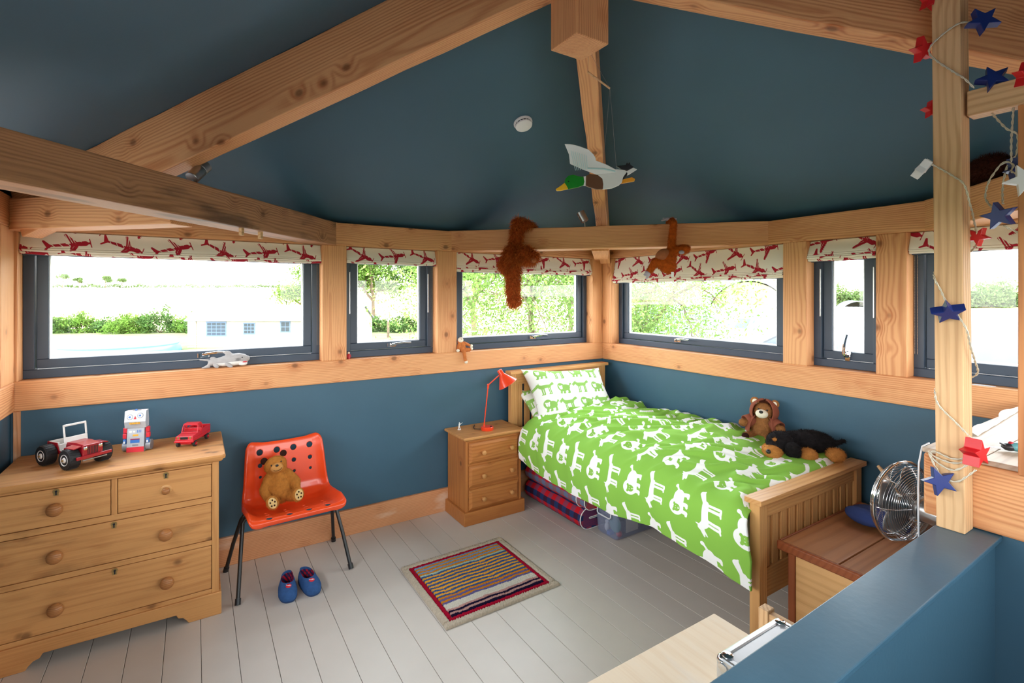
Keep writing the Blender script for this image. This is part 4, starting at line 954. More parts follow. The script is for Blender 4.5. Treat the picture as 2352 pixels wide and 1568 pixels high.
# ---- plush dog lying at the bed foot; local +x is head end
M['blackfur'] = furm('black_plush', (.012, .010, .011), .4); M['tan'] = furm('tan_plush', lin(184, 122, 62), .15)
dg_ = thing('plush_dog', 'black and tan plush dog lying on the duvet by the footboard', 'plush dog', (2.885, 1.49, .70), R(140)); dg_.scale = (1.15,)*3
b = MB().ell((-.02, 0, .065), (.125, .062, .060)).ell((.06, 0, .060), (.06, .058, .055)).cap((-.09, .03, .06), (-.175, .02, .085), .018, .010)
for s in (-1, 1): b.cap((.05, s*.055, .03), (.075, s*.085, .025), .028, .026)
bb = blob('body', b, M['blackfur'], dg_, .006, 5); fur('fur', bb, 5000, .012, .0014, M['blackfur'], dg_, (-.3, 0, -.3), .5, 6)
hd = blob('head', MB().ell((.125, .045, .075), (.062, .06, .052)).ell((.145, .06, .06), (.05, .05, .04)), M['blackfur'], dg_, .006, 5); fur('head_fur', hd, 2500, .009, .0013, M['blackfur'], dg_, (-.2, 0, -.3), .5, 7)
mz = blob('muzzle', MB().ell((.168, .085, .040), (.042, .042, .034)).ell((.180, .055, .038), (.03, .04, .032)), M['tan'], dg_, .006, 4); fur('muzzle_fur', mz, 1500, .007, .0012, M['tan'], dg_, (0, 0, -.3), .5, 8)
MB().ell((.200, .108, .045), (.011, .013, .011)).build('nose', M['nose'], dg_, 180)
for c_ in ((.095, -.012, .045), (.165, .022, .045)): pass
o = blob('ear', MB().ell((.095, -.028, .06), (.035, .016, .05), (R(20), 0, R(30))), M['blackfur'], dg_, .006, 3); fur('ear_fur', o, 900, .010, .0013, M['blackfur'], o, (0, 0, -.5), .4, 9)
o = blob('ear', MB().ell((.095, .115, .055), (.038, .018, .048), (R(-20), 0, R(-30))), M['blackfur'], dg_, .006, 3); fur('ear_fur', o, 900, .010, .0013, M['blackfur'], o, (0, 0, -.5), .4, 10)
for y in (.03, .082): o = MB().ell((.160, y, .094), (.011, .009, .008)).build('brow_patch', M['tan'], dg_, 180); fur('brow_fur', o, 250, .008, .0012, M['tan'], o, (0, 0, -.2), .5, 11)
for y, x in ((-.075, .085), (.075, -.11), (-.07, -.12), (.095, .02)):
    o = blob('paw', MB().ell((x, y, .030), (.045, .034, .034)), M['tan'], dg_, .006, 3); fur('paw_fur', o, 900, .009, .0013, M['tan'], o, (0, 0, -.3), .5, 12)

# ---- orangutans on the tie beam; local x along the beam, local y away from the room
M['orang'] = furm('rust_orange_fur', lin(172, 78, 30), .35); M['orang2'] = furm('bright_orange_plush', lin(176, 82, 22), .25); M['lilac'] = plain('lilac_felt', lin(176, 168, 182), .9); M['peach'] = furm('peach_plush', lin(176, 108, 72), .1)
a_t = math.atan2(-.718, .696)
og = thing('plush_orangutan', 'shaggy rust orange orangutan hanging by one arm from the tie beam', 'plush orangutan', (1.93, 2.999, 1.54), a_t)
b = MB().cap((.02, -.005, .60-.02), (.00, -.008, .39), .033, .036).cap((.02, -.005, .575), (.075, .06, .568), .033, .032).cap((.075, .06, .568), (.105, .115, .545), .032, .028)
b.ell((-.015, -.012, .33), (.072, .052, .085)).ell((-.055, -.012, .275), (.056, .048, .055)).ell((.108, -.03, .332), (.062, .052, .052)).cap((.02, -.01, .345), (.08, -.03, .36), .045, .048)
b.cap((-.01, -.012, .25), (-.015, -.012, .06), .044, .036).ell((.0, -.025, .022), (.036, .042, .034)).cap((.0, -.03, .06), (.045, -.045, .045), .014, .009).cap((.01, -.03, .0), (.03, -.05, -.012), .012, .007).cap((-.02, -.03, .0), (-.02, -.05, -.015), .012, .007)
bb = blob('body', b, M['orang'], og, .007, 4); fur('shaggy_fur', bb, 9000, .042, .0022, M['orang'], og, (0, -.05, -.7), .45, 13); M['orang_lt'] = furm('light_orange_fur', lin(206, 112, 50), .3); fur('shaggy_fur', bb, 6000, .050, .0018, M['orang_lt'], og, (0, -.08, -.7), .6, 31)
MB().ell((.142, -.058, .305), (.026, .022, .022)).build('face', M['peach'], og, 180)
o2 = thing('plush_orangutan', 'smooth orange orangutan with lilac paws swinging from the tie beam', 'plush orangutan', (2.67, 2.235, 1.73), a_t)
b = MB().cap((.015, -.018, .345), (.0, -.024, .18), .022, .026).cap((.015, -.018, .345), (.01, .03, .372), .022, .020).cap((.01, .03, .372), (-.01, .09, .365), .020, .018)
b.ell((-.035, -.03, .105), (.068, .05, .075), (0, R(30), 0)).ell((-.02, -.03, .06), (.055, .045, .048)).cap((-.03, -.05, .085), (-.105, -.06, .085), .032, .030).cap((-.105, -.06, .085), (-.14, -.06, .03), .027, .022)
b.cap((.0, -.03, .15), (.055, -.02, .172), .03, .03).ell((.075, -.02, .170), (.042, .040, .034)).ell((.10, -.02, .178), (.022, .03, .02))
bb = blob('body', b, M['orang2'], o2, .006, 5); fur('fur', bb, 7000, .011, .0013, M['orang2'], o2, (0, 0, -.3), .5, 14)
MB().ell((-.055, -.05, .125), (.046, .034, .055), (0, R(35), 0)).build('belly', M['peach'], o2, 180)
MB().ell((-.152, -.062, .012), (.020, .022, .020)).cap((-.150, -.07, .0), (-.172, -.075, .006), .009, .007).cap((-.150, -.06, -.006), (-.160, -.06, -.018), .008, .006).build('foot', M['lilac'], o2, 180)
MB().ell((-.012, .06, .386), (.028, .022, .011)).cap((-.02, .05, .386), (-.055, .045, .376), .008, .006).cap((-.01, .06, .39), (-.045, .06, .392), .008, .006).cap((.0, .05, .39), (.035, .05, .384), .008, .006).build('hand', M['lilac'], o2, 180)
MB().ell((.062, -.055, .150), (.018, .010, .013)).build('ear', M['lilac'], o2, 180)
MB().box(-.005, .012, -.082, -.081, -.012, .022).build('fabric_tag', M['linen'], o2)

# ---- shark on the sill
M['sharkg'] = furm('grey_shark_plush', lin(176, 172, 172), .06); M['sharkw'] = furm('white_shark_plush', lin(240, 238, 234), .04); M['red'] = plain('red_felt', lin(206, 50, 60), .8)
sk = thing('plush_shark', 'grey and white plush shark with an open red mouth on the sill', 'plush shark', (.15, 3.432, SILL1), R(0))
b = MB(); ctr = [(-.085, .030, .016), (-.05, .032, .022), (-.01, .036, .030), (.035, .042, .036), (.075, .046, .034), (.105, .046, .026), (.122, .044, .013)]
b.loft([[(x, r_*.8*math.cos(2*math.pi*k/16), z+r_*math.sin(2*math.pi*k/16)) for k in range(16)] for x, z, r_ in ctr]); b.ell((.118, 0, .045), (.014, .014, .017))
def fin(o, t, y=0): return (o, t, y)
def finp(mb, pts, t, y=0): mb.prism(pts, y-t/2, y+t/2, Matrix(((1, 0, 0, 0), (0, 0, 1, 0), (0, 1, 0, 0), (0, 0, 0, 1))))
finp(b, [(-.085, .045), (-.09, .02), (-.125, .002), (-.115, -.0), (-.075, .002), (-.08, .03)], .012); finp(b, [(-.08, .04), (-.135, .05), (-.128, .058), (-.085, .05), (-.075, .035)], .012)
finp(b, [(.03, .068), (.0, .075), (-.012, .088), (.0, .096), (.025, .094), (.045, .07)], .012); finp(b, [(-.055, .045), (-.078, .056), (-.072, .066), (-.055, .066), (-.035, .048)], .011)
bd = blob('body', b, M['sharkg'], sk, .0035, 4)
MB().loft([[(x, r_*.84*math.cos(a), z+r_*1.04*math.sin(a)) for a in [R(-165+150*k/12) for k in range(13)]] for x, z, r_ in [(-.06, .030, .019), (-.01, .036, .030), (.035, .042, .037), (.075, .044, .035), (.105, .038, .026), (.118, .032, .012)]], False, False).build('belly', M['sharkw'], sk, 180)
MB().ell((.092, -.006, .016), (.026, .022, .012)).build('jaw', M['sharkw'], sk, 180); MB().ell((.100, -.008, .028), (.019, .022, .006)).build('mouth', M['red'], sk, 180)
m = MB()
for k in range(6): m.lathe([(.0028, 0), (.0003, .007)], 6, Matrix.Translation((.09+k*.005, -.028+k*.002, .033)) @ Matrix.Rotation(R(180), 4, 'X'))
m.build('teeth', M['white'], sk)
MB().ell((.088, -.030, .056), (.004, .003, .004)).build('eye', M['eye'], sk, 180)
for k in range(4): MB().tube([(.055+k*.007, -.0285, .052), (.057+k*.007, -.0295, .044), (.055+k*.007, -.029, .036)], .0009, 5).build('gill', M['nose'], sk)
for x0 in (.03, -.035): o = MB(); o.ell((x0-.012, -.032, .014), (.024 if x0 > 0 else .016, .006, .011), (0, R(35), 0)); o.build('side_fin', M['sharkg'], sk, 180)

# ---- small monkey on the sill by the post
M['rustm'] = furm('ginger_plush', lin(196, 118, 66), .2)
mk = thing('plush_monkey', 'small ginger monkey with cream paws sitting on the sill edge', 'plush monkey', (1.706, 3.405, SILL1), R(10))
b = MB().ell((.0, 0, .040), (.034, .028, .042)).ell((-.012, 0, .078), (.022, .02, .02)).cap((-.025, -.005, .06), (-.042, -.015, .022), .011, .010).cap((.025, -.005, .066), (.068, -.012, .044), .011, .010).cap((.012, -.015, .014), (.062, -.02, .014), .016, .014).cap((-.004, -.02, .012), (.0, -.034, .0), .014, .013).cap((.0, -.034, .0), (.010, -.036, -.062), .013, .012)
bb = blob('body', b, M['rustm'], mk, .0035, 4); fur('fur', bb, 2200, .006, .001, M['rustm'], mk, (0, 0, -.3), .6, 15)
MB().ell((-.016, -.012, .092), (.022, .02, .020)).build('face', M['ivory'], mk, 180)
for x in (-.024, -.008): MB().ell((x, -.031, .099), (.003, .002, .003), None, 8, 6).build('eye', M['eye'], mk, 180)
for c_ in ((-.046, -.018, .014), (.082, -.015, .040), (.078, -.022, .020), (.016, -.038, -.076)): MB().ell(c_, (.014, .011, .012)).build('paw', M['ivory'], mk, 180)

# ---- toy jeep
M['jred'] = plain('chipped_red_enamel', lin(160, 22, 36), .3, noise=.12, nscale=14, coat=.3); M['jwhite'] = plain('chipped_white_enamel', lin(232, 230, 226), .35, noise=.06, nscale=18); M['tyre'] = plain('black_toy_tyre', (.016, .016, .018), .6, bump=.3, bscale=200)
jp = thing('toy_jeep', 'red open-top toy jeep with white windscreen and fat black tyres', 'toy car', (-.486, 3.128, .803), R(-53))
def wheel(parent, c, r_, w, s, hub, name='wheel', tread=22):
    Mx = Matrix.Translation(c) @ Matrix.Rotation(R(90), 4, 'X'); m = MB().lathe([(r_*.55, -w/2), (r_*.93, -w/2), (r_, -w*.36), (r_, w*.36), (r_*.93, w/2), (r_*.55, w/2)], 32, Mx)
    for k in range(tread):
        a = 2*math.pi*k/tread; q = Mx @ Matrix.Rotation(a, 4, 'Z'); m.box(r_*.985, r_*1.03, -.0022, .0022, -w*.42, w*.42, q)
    o = m.build(name, M['tyre'], parent, 35)
    h = MB(); ys = s*w/2
    h.lathe([(r_*.57, -.003), (r_*.55, .002), (r_*.42, -.002), (r_*.30, -.002), (r_*.22, .004), (r_*.12, .005), (.001, .005)], 20, Matrix.Translation((c[0], c[1]+ys, c[2])) @ Matrix.Rotation(R(-90*s), 4, 'X'))
    h.build('hubcap', hub, o, 40); MB().lathe([(r_*.11, 0), (r_*.09, .006), (.001, .007)], 10, Matrix.Translation((c[0], c[1]+ys, c[2])) @ Matrix.Rotation(R(-90*s), 4, 'X') @ Matrix.Translation((0, 0, .004))).build('axle_cap', M['brass'], o, 40)
    return o
for x in (.088, -.088):
    for s in (-1, 1): wheel(jp, (x, s*.066, .0465), .0465, .044, s, M['jwhite'])
YZ = Matrix(((0, 0, 1, 0), (1, 0, 0, 0), (0, 1, 0, 0), (0, 0, 0, 1)))   # (x,y,z)->(z,x,y)
XZ = Matrix(((1, 0, 0, 0), (0, 0, -1, 0), (0, 1, 0, 0), (0, 0, 0, 1)))  # prism outline in x,z, thickness along y
body = MB()
body.prism([(-.135, .055), (-.128, .098), (-.06, .098), (-.045, .062), (.0, .058), (.012, .10), (.13, .097), (.138, .055), (.11, .052), (.06, .06), (.04, .045), (-.05, .045), (-.06, .058), (-.11, .058)], -.040, -.036, XZ).prism([(-.135, .055), (-.128, .098), (-.06, .098), (-.045, .062), (.0, .058), (.012, .10), (.13, .097), (.138, .055), (.11, .052), (.06, .06), (.04, .045), (-.05, .045), (-.06, .058), (-.11, .058)], .036, .040, XZ)
body.box(-.135, -.131, -.04, .04, .05, .098).box(-.13, .13, -.04, .04, .045, .050).build('tub', M['jred'], jp, None, .0015)
o = MB().loft([[(.012, -.040, .096), (.012, .040, .096), (.012, .038, .108), (.012, -.038, .108)], [(.07, -.038, .094), (.07, .038, .094), (.07, .034, .110), (.07, -.034, .110)], [(.132, -.036, .09), (.132, .036, .09), (.132, .032, .104), (.132, -.032, .104)]]).build('bonnet', M['jred'], jp, None, .002)
g = MB().box(.131, .136, -.042, .042, .050, .104).build('grille', M['jred'], jp, None, .002)
for k in range(7): MB().box(.1355, .137, -.0215+k*.0065, -.0185+k*.0065, .060, .096).build('grille_slot', M['black'], g)
for s in (-1, 1):
    MB().lathe([(.009, 0), (.0085, .003), (.005, .0045), (.001, .005)], 16, Matrix.Translation((.136, s*.031, .091)) @ Matrix.Rotation(R(90), 4, 'Y')).build('headlamp', M['chrome'], jp, 40)
    MB().loft([[(.045, s*.04, .06), (.045, s*.074, .06), (.045, s*.074, .066), (.045, s*.04, .070)], [(.06, s*.04, .098), (.06, s*.074, .092), (.06, s*.074, .096), (.06, s*.04, .102)], [(.125, s*.04, .098), (.125, s*.07, .092), (.125, s*.07, .096), (.125, s*.04, .102)]]).build('mudguard', M['jred'], jp, None, .001)
MB().box(.142, .152, -.072, .072, .046, .060).build('bumper', M['jred'], jp, None, .002); MB().tube([(.150, -.05, .040), (.150, .05, .040)], .003, 8).build('bumper_bar', M['steel'], jp, 40)
MB().tube([(-.088, -.06, .0465), (-.088, .06, .0465)], .004, 8).tube([(.088, -.06, .0465), (.088, .06, .0465)], .004, 8).build('axles', M['steel'], jp, 40)
ws = MB(); T_ = Matrix.Translation((.012, 0, .098)) @ Matrix.Rotation(R(-8), 4, 'Y')
ws.box(-.003, .003, -.048, .048, 0, .032, T_).box(-.003, .003, -.048, -.040, .032, .092, T_).box(-.003, .003, .040, .048, .032, .092, T_).box(-.003, .003, -.048, .048, .082, .092, T_)
ws.build('windscreen_frame', M['jwhite'], jp, None, .0025)
MB().box(-.13, .012, -.0362, .0362, .051, .056).box(-.13, -.122, -.036, .036, .055, .099).box(-.12, -.06, -.036, -.026, .055, .096).box(-.12, -.06, .026, .036, .055, .096).box(-.055, -.042, -.036, .036, .055, .09).box(-.042, -.012, -.034, .034, .055, .068).build('interior', M['jwhite'], jp, None, .0015)
MB().tube([(.002+.012*math.cos(R(a))*.3, -.02+.012*math.cos(R(a)), .106+.012*math.sin(R(a))) for a in range(0, 360, 24)], .0014, 6, closed=True).build('steering_wheel', M['black'], jp, 40)

# ---- tin / card robot
M['tin'] = plain('silver_card', lin(206, 212, 220), .3, .35, noise=.05, nscale=20); M['tin2'] = plain('grey_roller', lin(150, 152, 160), .4, .2); M['rbl'] = plain('print_blue', lin(60, 120, 200), .4); M['rrd'] = plain('print_red', lin(222, 52, 66), .4); M['ryl'] = plain('print_yellow', lin(236, 176, 60), .4); M['rwh'] = plain('print_white', lin(240, 240, 236), .4)
rb = thing('toy_robot', 'silver toy robot with red arms and square printed face', 'toy robot', (-.252, 3.195, .803), R(-14))
MB().loft([[(-.037, -.027, 0), (.037, -.027, 0), (.035, .025, 0), (-.035, .025, 0)], [(-.037, -.022, .075), (.037, -.022, .075), (.035, .025, .075), (-.035, .025, .075)], [(-.037, -.016, .125), (.037, -.016, .125), (.035, .025, .125), (-.035, .025, .125)]]).build('torso', M['tin'], rb, None, .001)
MB().loft([[(-.0372, -.0285, .001), (.0372, -.0285, .001), (.0372, -.026, .001), (-.0372, -.026, .001)], [(-.0372, -.0268, .026), (.0372, -.0268, .026), (.0372, -.024, .026), (-.0372, -.024, .026)]]).build('red_skirt', M['rrd'], rb)
hd = MB().loft([[(-.046, -.022, .122), (.046, -.022, .122), (.044, .024, .122), (-.044, .024, .122)], [(-.046, -.030, .155), (.046, -.030, .155), (.044, .026, .155), (-.044, .026, .155)], [(-.046, -.020, .208), (.046, -.020, .208), (.044, .018, .208), (-.044, .018, .208)]]).build('head', M['tin'], rb, None, .001)
def fy(z): return -.030+(.010)*(z-.155)/.053 if z > .155 else -.022-.008*(z-.122)/.033
for s in (-1, 1):
    e = MB().lathe([(.0135, 0), (.0125, .001), (.001, .0012)], 22, Matrix.Translation((s*.022, fy(.182)-.0004, .182+s*.003)) @ Matrix.Rotation(R(79), 4, 'X')).build('eye_ring', M['tin2'], hd, 40)
    MB().lathe([(.0105, 0), (.001, .0006)], 22, Matrix.Translation((s*.022, fy(.182)-.0015, .182+s*.003)) @ Matrix.Rotation(R(79), 4, 'X')).build('eye_white', M['rwh'], e, 40)
    MB().lathe([(.005, 0), (.001, .0006)], 16, Matrix.Translation((s*.022-.001, fy(.182)-.0024, .182+s*.003)) @ Matrix.Rotation(R(79), 4, 'X')).build('pupil', M['rbl'], e, 40)
    ar = MB().box(s*.040, s*.056, -.012, .006, .095, .122).box(s*.042, s*.058, -.014, .004, .068, .093).build('arm', M['rrd'], rb, None, .002)
    MB().box(s*.043, s*.056, -.018, -.002, .042, .066).build('claw', M['rbl'], ar, None, .003); MB().box(s*.046, s*.053, -.0185, -.0175, .045, .056).build('claw_print', M['rwh'], ar)
    MB().lathe([(.002, -.011), (.026, -.011), (.026, .011), (.002, .011)], 26, Matrix.Translation((s*.050, .010, .026)) @ Matrix.Rotation(R(90), 4, 'Y')).build('roller', M['tin2'], rb, 40)
MB().prism([(0, .008), (.006, -.008), (-.006, -.008)], 0, .001, Matrix.Translation((0, fy(.172)-.0015, .176)) @ Matrix.Rotation(R(79), 4, 'X')).build('nose_print', M['rrd'], hd)
m = MB()
for k in range(9): m.box(-.022+k*.005, -.0182+k*.005, -.0345+.0018, -.0312, .143, .152)
m.build('teeth_print', M['ryl'], hd)
MB().box(-.018, .018, -.004, .004, .2078, .2086).build('coin_slot', M['black'], hd); MB().box(-.004, .003, -.014, -.002, .2085, .214).build('key_tab', M['rbl'], hd)
tf = lambda z: -.022+.006*(z-.075)/.05 if z > .075 else -.027+.005*z/.075
for k, (x0, x1, z0, z1, mm) in enumerate(((-.022, .018, .046, .066, 'rbl'), (-.022, .018, .062, .0675, 'rrd'), (-.012, .012, .080, .089, 'ryl'), (-.027, -.017, .098, .107, 'rwh'), (-.012, -.002, .098, .107, 'rwh'), (.006, .0085, .097, .110, 'rbl'), (.0135, .016, .097, .110, 'rbl'), (.021, .0235, .097, .110, 'rbl'), (-.013, .013, .031, .039, 'tin2'))):
    y = min(tf(z0), tf(z1)); MB().loft([[(x0, tf(z0)-.0006, z0), (x1, tf(z0)-.0006, z0), (x1, tf(z0)+.002, z0), (x0, tf(z0)+.002, z0)], [(x0, tf(z1)-.0006, z1), (x1, tf(z1)-.0006, z1), (x1, tf(z1)+.002, z1), (x0, tf(z1)+.002, z1)]]).build('panel_print', M[mm], rb)

# ---- red pickup
M['tred'] = plain('bright_red_plastic', lin(206, 30, 44), .35)
tr = thing('toy_pickup', 'small bright red toy pickup truck with tiny black wheels', 'toy truck', (-.010, 3.205, .803), R(-114))
for x in (.070, -.068):
    for s in (-1, 1): wheel(tr, (x, s*.040, .0165), .0165, .012, s, M['tred'], tread=0)
b = MB().box(-.105, .098, -.043, .043, .030, .046).loft([[(.0, -.043, .046), (.098, -.043, .046), (.098, .043, .046), (.0, .043, .046)], [(.03, -.042, .066), (.096, -.041, .060), (.096, .041, .060), (.03, .042, .066)]])
b.box(-.105, -.012, -.043, -.039, .046, .076).box(-.105, -.012, .039, .043, .046, .076).box(-.105, -.101, -.043, .043, .046, .076).box(-.016, .0, -.043, .043, .046, .080)
b.build('body', M['tred'], tr, None, .002)
c = MB()
for s in (-1, 1): c.tube([(.040, s*.039, .062), (.024, s*.036, .104)], .003, 8).tube([(-.014, s*.040, .07), (-.010, s*.036, .104)], .004, 8).tube([(.012, s*.040, .062), (.008, s*.036, .104)], .0028, 8)
c.loft([[(-.016, -.038, .102), (.030, -.038, .102), (.030, .038, .102), (-.016, .038, .102)], [(-.012, -.034, .111), (.024, -.034, .110), (.024, .034, .110), (-.012, .034, .111)]]); c.box(-.016, -.010, -.038, .038, .046, .074).box(-.012, .040, -.041, .041, .046, .068); c.build('cab', M['tred'], tr, None, .0015)
MB().box(.094, .102, -.047, .047, .028, .038).build('bumper', M['tred'], tr, None, .002); MB().box(.0965, .0985, -.018, .018, .044, .057).build('grille', M['black'], tr, None, .003)
for s in (-1, 1): MB().lathe([(.0065, 0), (.005, .002), (.001, .0025)], 14, Matrix.Translation((.0965, s*.029, .052)) @ Matrix.Rotation(R(90), 4, 'Y')).build('headlamp', M['brass'], tr, 40)
MB().tube([(.070, -.04, .0165), (.070, .04, .0165)], .002, 6).tube([(-.068, -.04, .0165), (-.068, .04, .0165)], .002, 6).box(.06, .08, -.025, .025, .014, .032).box(-.078, -.058, -.025, .025, .014, .032).build('axles', M['tred'], tr)

# ---- desk lamp
M['lampo'] = plain('orange_lamp_enamel', lin(236, 70, 34), .3, coat=.2); M['lampw'] = plain('white_lamp_inside', lin(240, 240, 236), .5)
lp = thing('desk_lamp', 'orange articulated desk lamp on the bedside cabinet', 'lamp', (1.812, 3.195, .612))
MB().lathe([(.044, 0), (.046, .003), (.046, .022), (.043, .026), (.001, .0265)], 40).build('base', M['lampo'], lp, 35); MB().box(.012, .026, -.028, -.016, .026, .030).build('switch', M['black'], lp, None, .003)
MB().tube([(-.026, .0, .024), (-.026, 0, .05)], .0065, 12).build('collar', M['lampo'], lp, 40)
MB().tube([(-.026, 0, .04), (.0, -.012, .318)], .0042, 10).build('lower_arm', M['lampo'], lp, 60); MB().tube([(-.001, -.012, .306), (.0025, -.013, .334)], .0075, 12).ell((.0, -.012, .332), (.008, .008, .008), None, 12, 8).build('elbow_joint', M['lampo'], lp, 60)
MB().tube([(.001, -.012, .330), (.092, -.012, .392)], .0042, 10).build('upper_arm', M['lampo'], lp, 60)
ax = Vector((.46, -.26, -.85)).normalized(); q = ax.to_track_quat('Z', 'Y').to_matrix().to_4x4(); ap = Matrix.Translation((.100, -.008, .428)) @ q
m = MB().lathe([(.016, -.004), (.019, .0), (.019, .030), (.022, .036), (.076, .118), (.078, .119)], 40, ap, False); o = m.build('shade', M['lampo'], lp, 50); 
MB().lathe([(.001, .032), (.019, .033), (.074, .1175), (.0765, .1185)], 40, ap, False).build('shade_lining', M['lampw'], lp, 50); MB().lathe([(.001, -.006), (.013, -.005), (.017, -.003), (.0165, .0)], 24, ap).build('shade_cap', M['lampo'], lp, 50)
MB().ell(ap @ Vector((0, 0, .06)), (.016, .016, .016)).build('bulb', M['lampw'], lp, 180)
MB().tube([(-.04, .03, .004), (-.075, .06, .004), (-.06, .10, .004), (-.02, .16, .003)], .003, 6).build('power_cord', M['black'], lp, 60)

# ---- slippers
M['slip'] = furm('blue_fleece', lin(54, 88, 138), .12); M['slipl'] = plaid('red_navy_lining', lin(190, 30, 56), lin(36, 40, 84), lin(120, 30, 62), lin(70, 24, 54), .009); M['solebl'] = plain('navy_sole', lin(44, 72, 118), .8)
def slipper(loc, rz, mir, lab):
    root = thing('slipper', lab, 'slipper', loc, rz, 'blue slippers on the floorboards'); n = 40
    def outl(sx, sy, cy, sq=2.4, toe=0):
        o = []
        for k in range(n):
            a = 2*math.pi*k/n; ca, sa = math.cos(a), math.sin(a); x = sx*math.copysign(abs(ca)**(2/sq), ca); y = sy*math.copysign(abs(sa)**(2/sq), sa)
            o.append((x*(1+.14*(-y/sy))+mir*.006*(y/sy)**2, cy+y))
        return o
    O = [outl(.040, .098, 0), outl(.045, .104, 0), outl(.046, .104, .0), outl(.041, .098, .0), outl(.036, .080, .012), outl(.031, .058, .036, 2.3)]
    def hz(i, x, y):
        t = (y+.1)/.2; heel = max(0, min(1, (t-.5)/.4))
        return (0, .012, .030+.006*heel, .046+.010*heel, .060+.006*heel-.004*(1-t), .066+.010*heel-.012*max(0, .5-abs(t-.55))*0)[i]
    rings = [[(x, y, hz(i, x, y)) for x, y in o] for i, o in enumerate(O)]
    MB().loft(rings, False).build('upper', M['slip'], root, 180)
    m = MB(); inn = [outl(.031, .058, .036, 2.3), outl(.032, .060, .036, 2.3), outl(.028, .070, .022), outl(.006, .02, .02)]; zz = (.066, .05, .014, .012)
    mb = MB().loft([[(x, y, zz[i]+(.010*max(0, min(1, ((y+.1)/.2-.5)/.4)) if i < 2 else 0)) for x, y in o] for i, o in enumerate(inn)], False); me = mb.mesh('lining', 180); V = np.array(mb.v); set_uv(me, V[:, 0]+V[:, 2]*.6, V[:, 1]+V[:, 2]*.4); o = bpy.data.objects.new('lining', me); C.objects.link(o); dress(o, M['slipl'], root)
    MB().loft([[(x, y, 0) for x, y in outl(.041, .100, 0)], [(x, y, .010) for x, y in outl(.0455, .1045, 0)]]).build('sole', M['solebl'], root, 40)
    e = MB().lathe([(.0145, 0), (.0135, .002), (.001, .0026)], 22, Matrix.Translation((mir*.004, -.045, .0612)) @ Matrix.Rotation(R(11), 4, 'X')).build('emblem', M['rrd'], root, 40)
    MB().ell((mir*.004+.003, -.046, .0638), (.006, .004, .0012), (R(11), 0, .3), 10, 6).tube([(mir*.004-.012, -.036, .0657), (mir*.004-.007, -.043, .0644), (mir*.004, -.047, .0636), (mir*.004+.012, -.049, .0630)], .0013, 5).build('emblem_print', M['frost'], e, 60)
slipper((.418, 2.912, 0), R(-6), 1, 'blue fleece slipper with red emblem, closer to the chest of drawers'); slipper((.528, 2.905, 0), R(10), -1, 'blue fleece slipper with red emblem, closer to the rug')

# ---- chrome fan
fan = thing('desk_fan', 'chrome desk fan standing on the blanket box', 'fan', (2.45, .88, .501))
fx = Vector((.24, .97, .02)).normalized(); qf = Matrix.Translation((2.505, .892, .737)) @ fx.to_track_quat('Z', 'X').to_matrix().to_4x4()
def grille(name, sgn, R0=.163, depth=.05):
    m = MB(); dz = lambda r_: sgn*(.006+depth*math.sqrt(max(0, 1-(r_/R0)**2.4))*.9)
    for k in range(19):
        r_ = .026+(R0-.026)*k/18; m.tube([(r_*math.cos(2*math.pi*i/44), r_*math.sin(2*math.pi*i/44), dz(r_*.999)) for i in range(44)], .0010, 5, qf, closed=True)
    for k in range(8):
        a = 2*math.pi*k/8; m.tube([(r_*math.cos(a), r_*math.sin(a), dz(r_)+sgn*.0015) for r_ in np.linspace(.02, R0*.999, 10)], .0014, 5, qf)
    return m.build(name, M['chrome'], fan, 180, 0, True)
grille('front_grille', 1); grille('rear_grille', -1, depth=.07)
MB().tube([(.1645*math.cos(2*math.pi*i/60), .1645*math.sin(2*math.pi*i/60), 0) for i in range(60)], .0055, 8, qf, closed=True).build('rim', M['chrome'], fan, 180, 0, True)
MB().lathe([(.001, .05), (.024, .05), (.026, .046), (.001, .046)], 28, qf).build('badge', M['chrome'], fan, 40, 0, True)
m = MB()
for k in range(4):
    q = qf @ Matrix.Rotation(R(90*k+20), 4, 'Z')
    m.grid(8, 8, lambda u, v: (.022+.118*v, (u-.5)*(.05+.075*math.sin(v*2.4)), .012*(u-.5)*2*(1-.3*v)), q)
o = m.build('blades', M['steel'], fan, 180, 0, True); s = o.modifiers.new('thick', 'SOLIDIFY'); s.thickness = .0015
MB().lathe([(.001, -.012), (.026, -.012), (.026, .02), (.001, .024)], 24, qf).build('hub', M['chrome'], fan, 40, 0, True)
MB().lathe([(.046, -.070), (.052, -.078), (.052, -.088), (.047, -.092), (.047, -.175), (.040, -.188), (.001, -.192)], 32, qf).build('motor_housing', M['steel'], fan, 40, 0, True)
mp_ = qf @ Vector((0, 0, -.13))
MB().tube([(mp_.x, mp_.y, mp_.z-.04), (mp_.x, mp_.y, .56), (mp_.x, mp_.y, .525)], .014, 14, None).build('stem', M['chrome'], fan, 40, 0, True)
MB().lathe([(.10, 0), (.10, .008), (.05, .018), (.022, .026), (.018, .06), (.001, .06)], 36, Matrix.Translation((mp_.x, mp_.y, .501))).build('base', M['chrome'], fan, 40, 0, True)
MB().lathe([(.013, 0), (.013, .045), (.009, .046), (.009, .02)], 18, Matrix.Translation((mp_.x-.06, mp_.y+.025, .545)) @ Matrix.Rotation(R(8), 4, 'X')).build('height_knob', M['chrome'], fan, 40, 0, True)
MB().tube([(2.02, .645, 1.119), (1.985, .652, 1.112), (1.968, .655, 1.06), (1.972, .658, .98), (1.985, .662, .88), (2.0, .665, .75), (2.04, .67, .60), (2.20, .76, .512), (2.30, .80, .506), (mp_.x-.09, mp_.y-.03, .508)], .0026, 7).build('power_cord', M['frost'], fan, 60, 0, True)

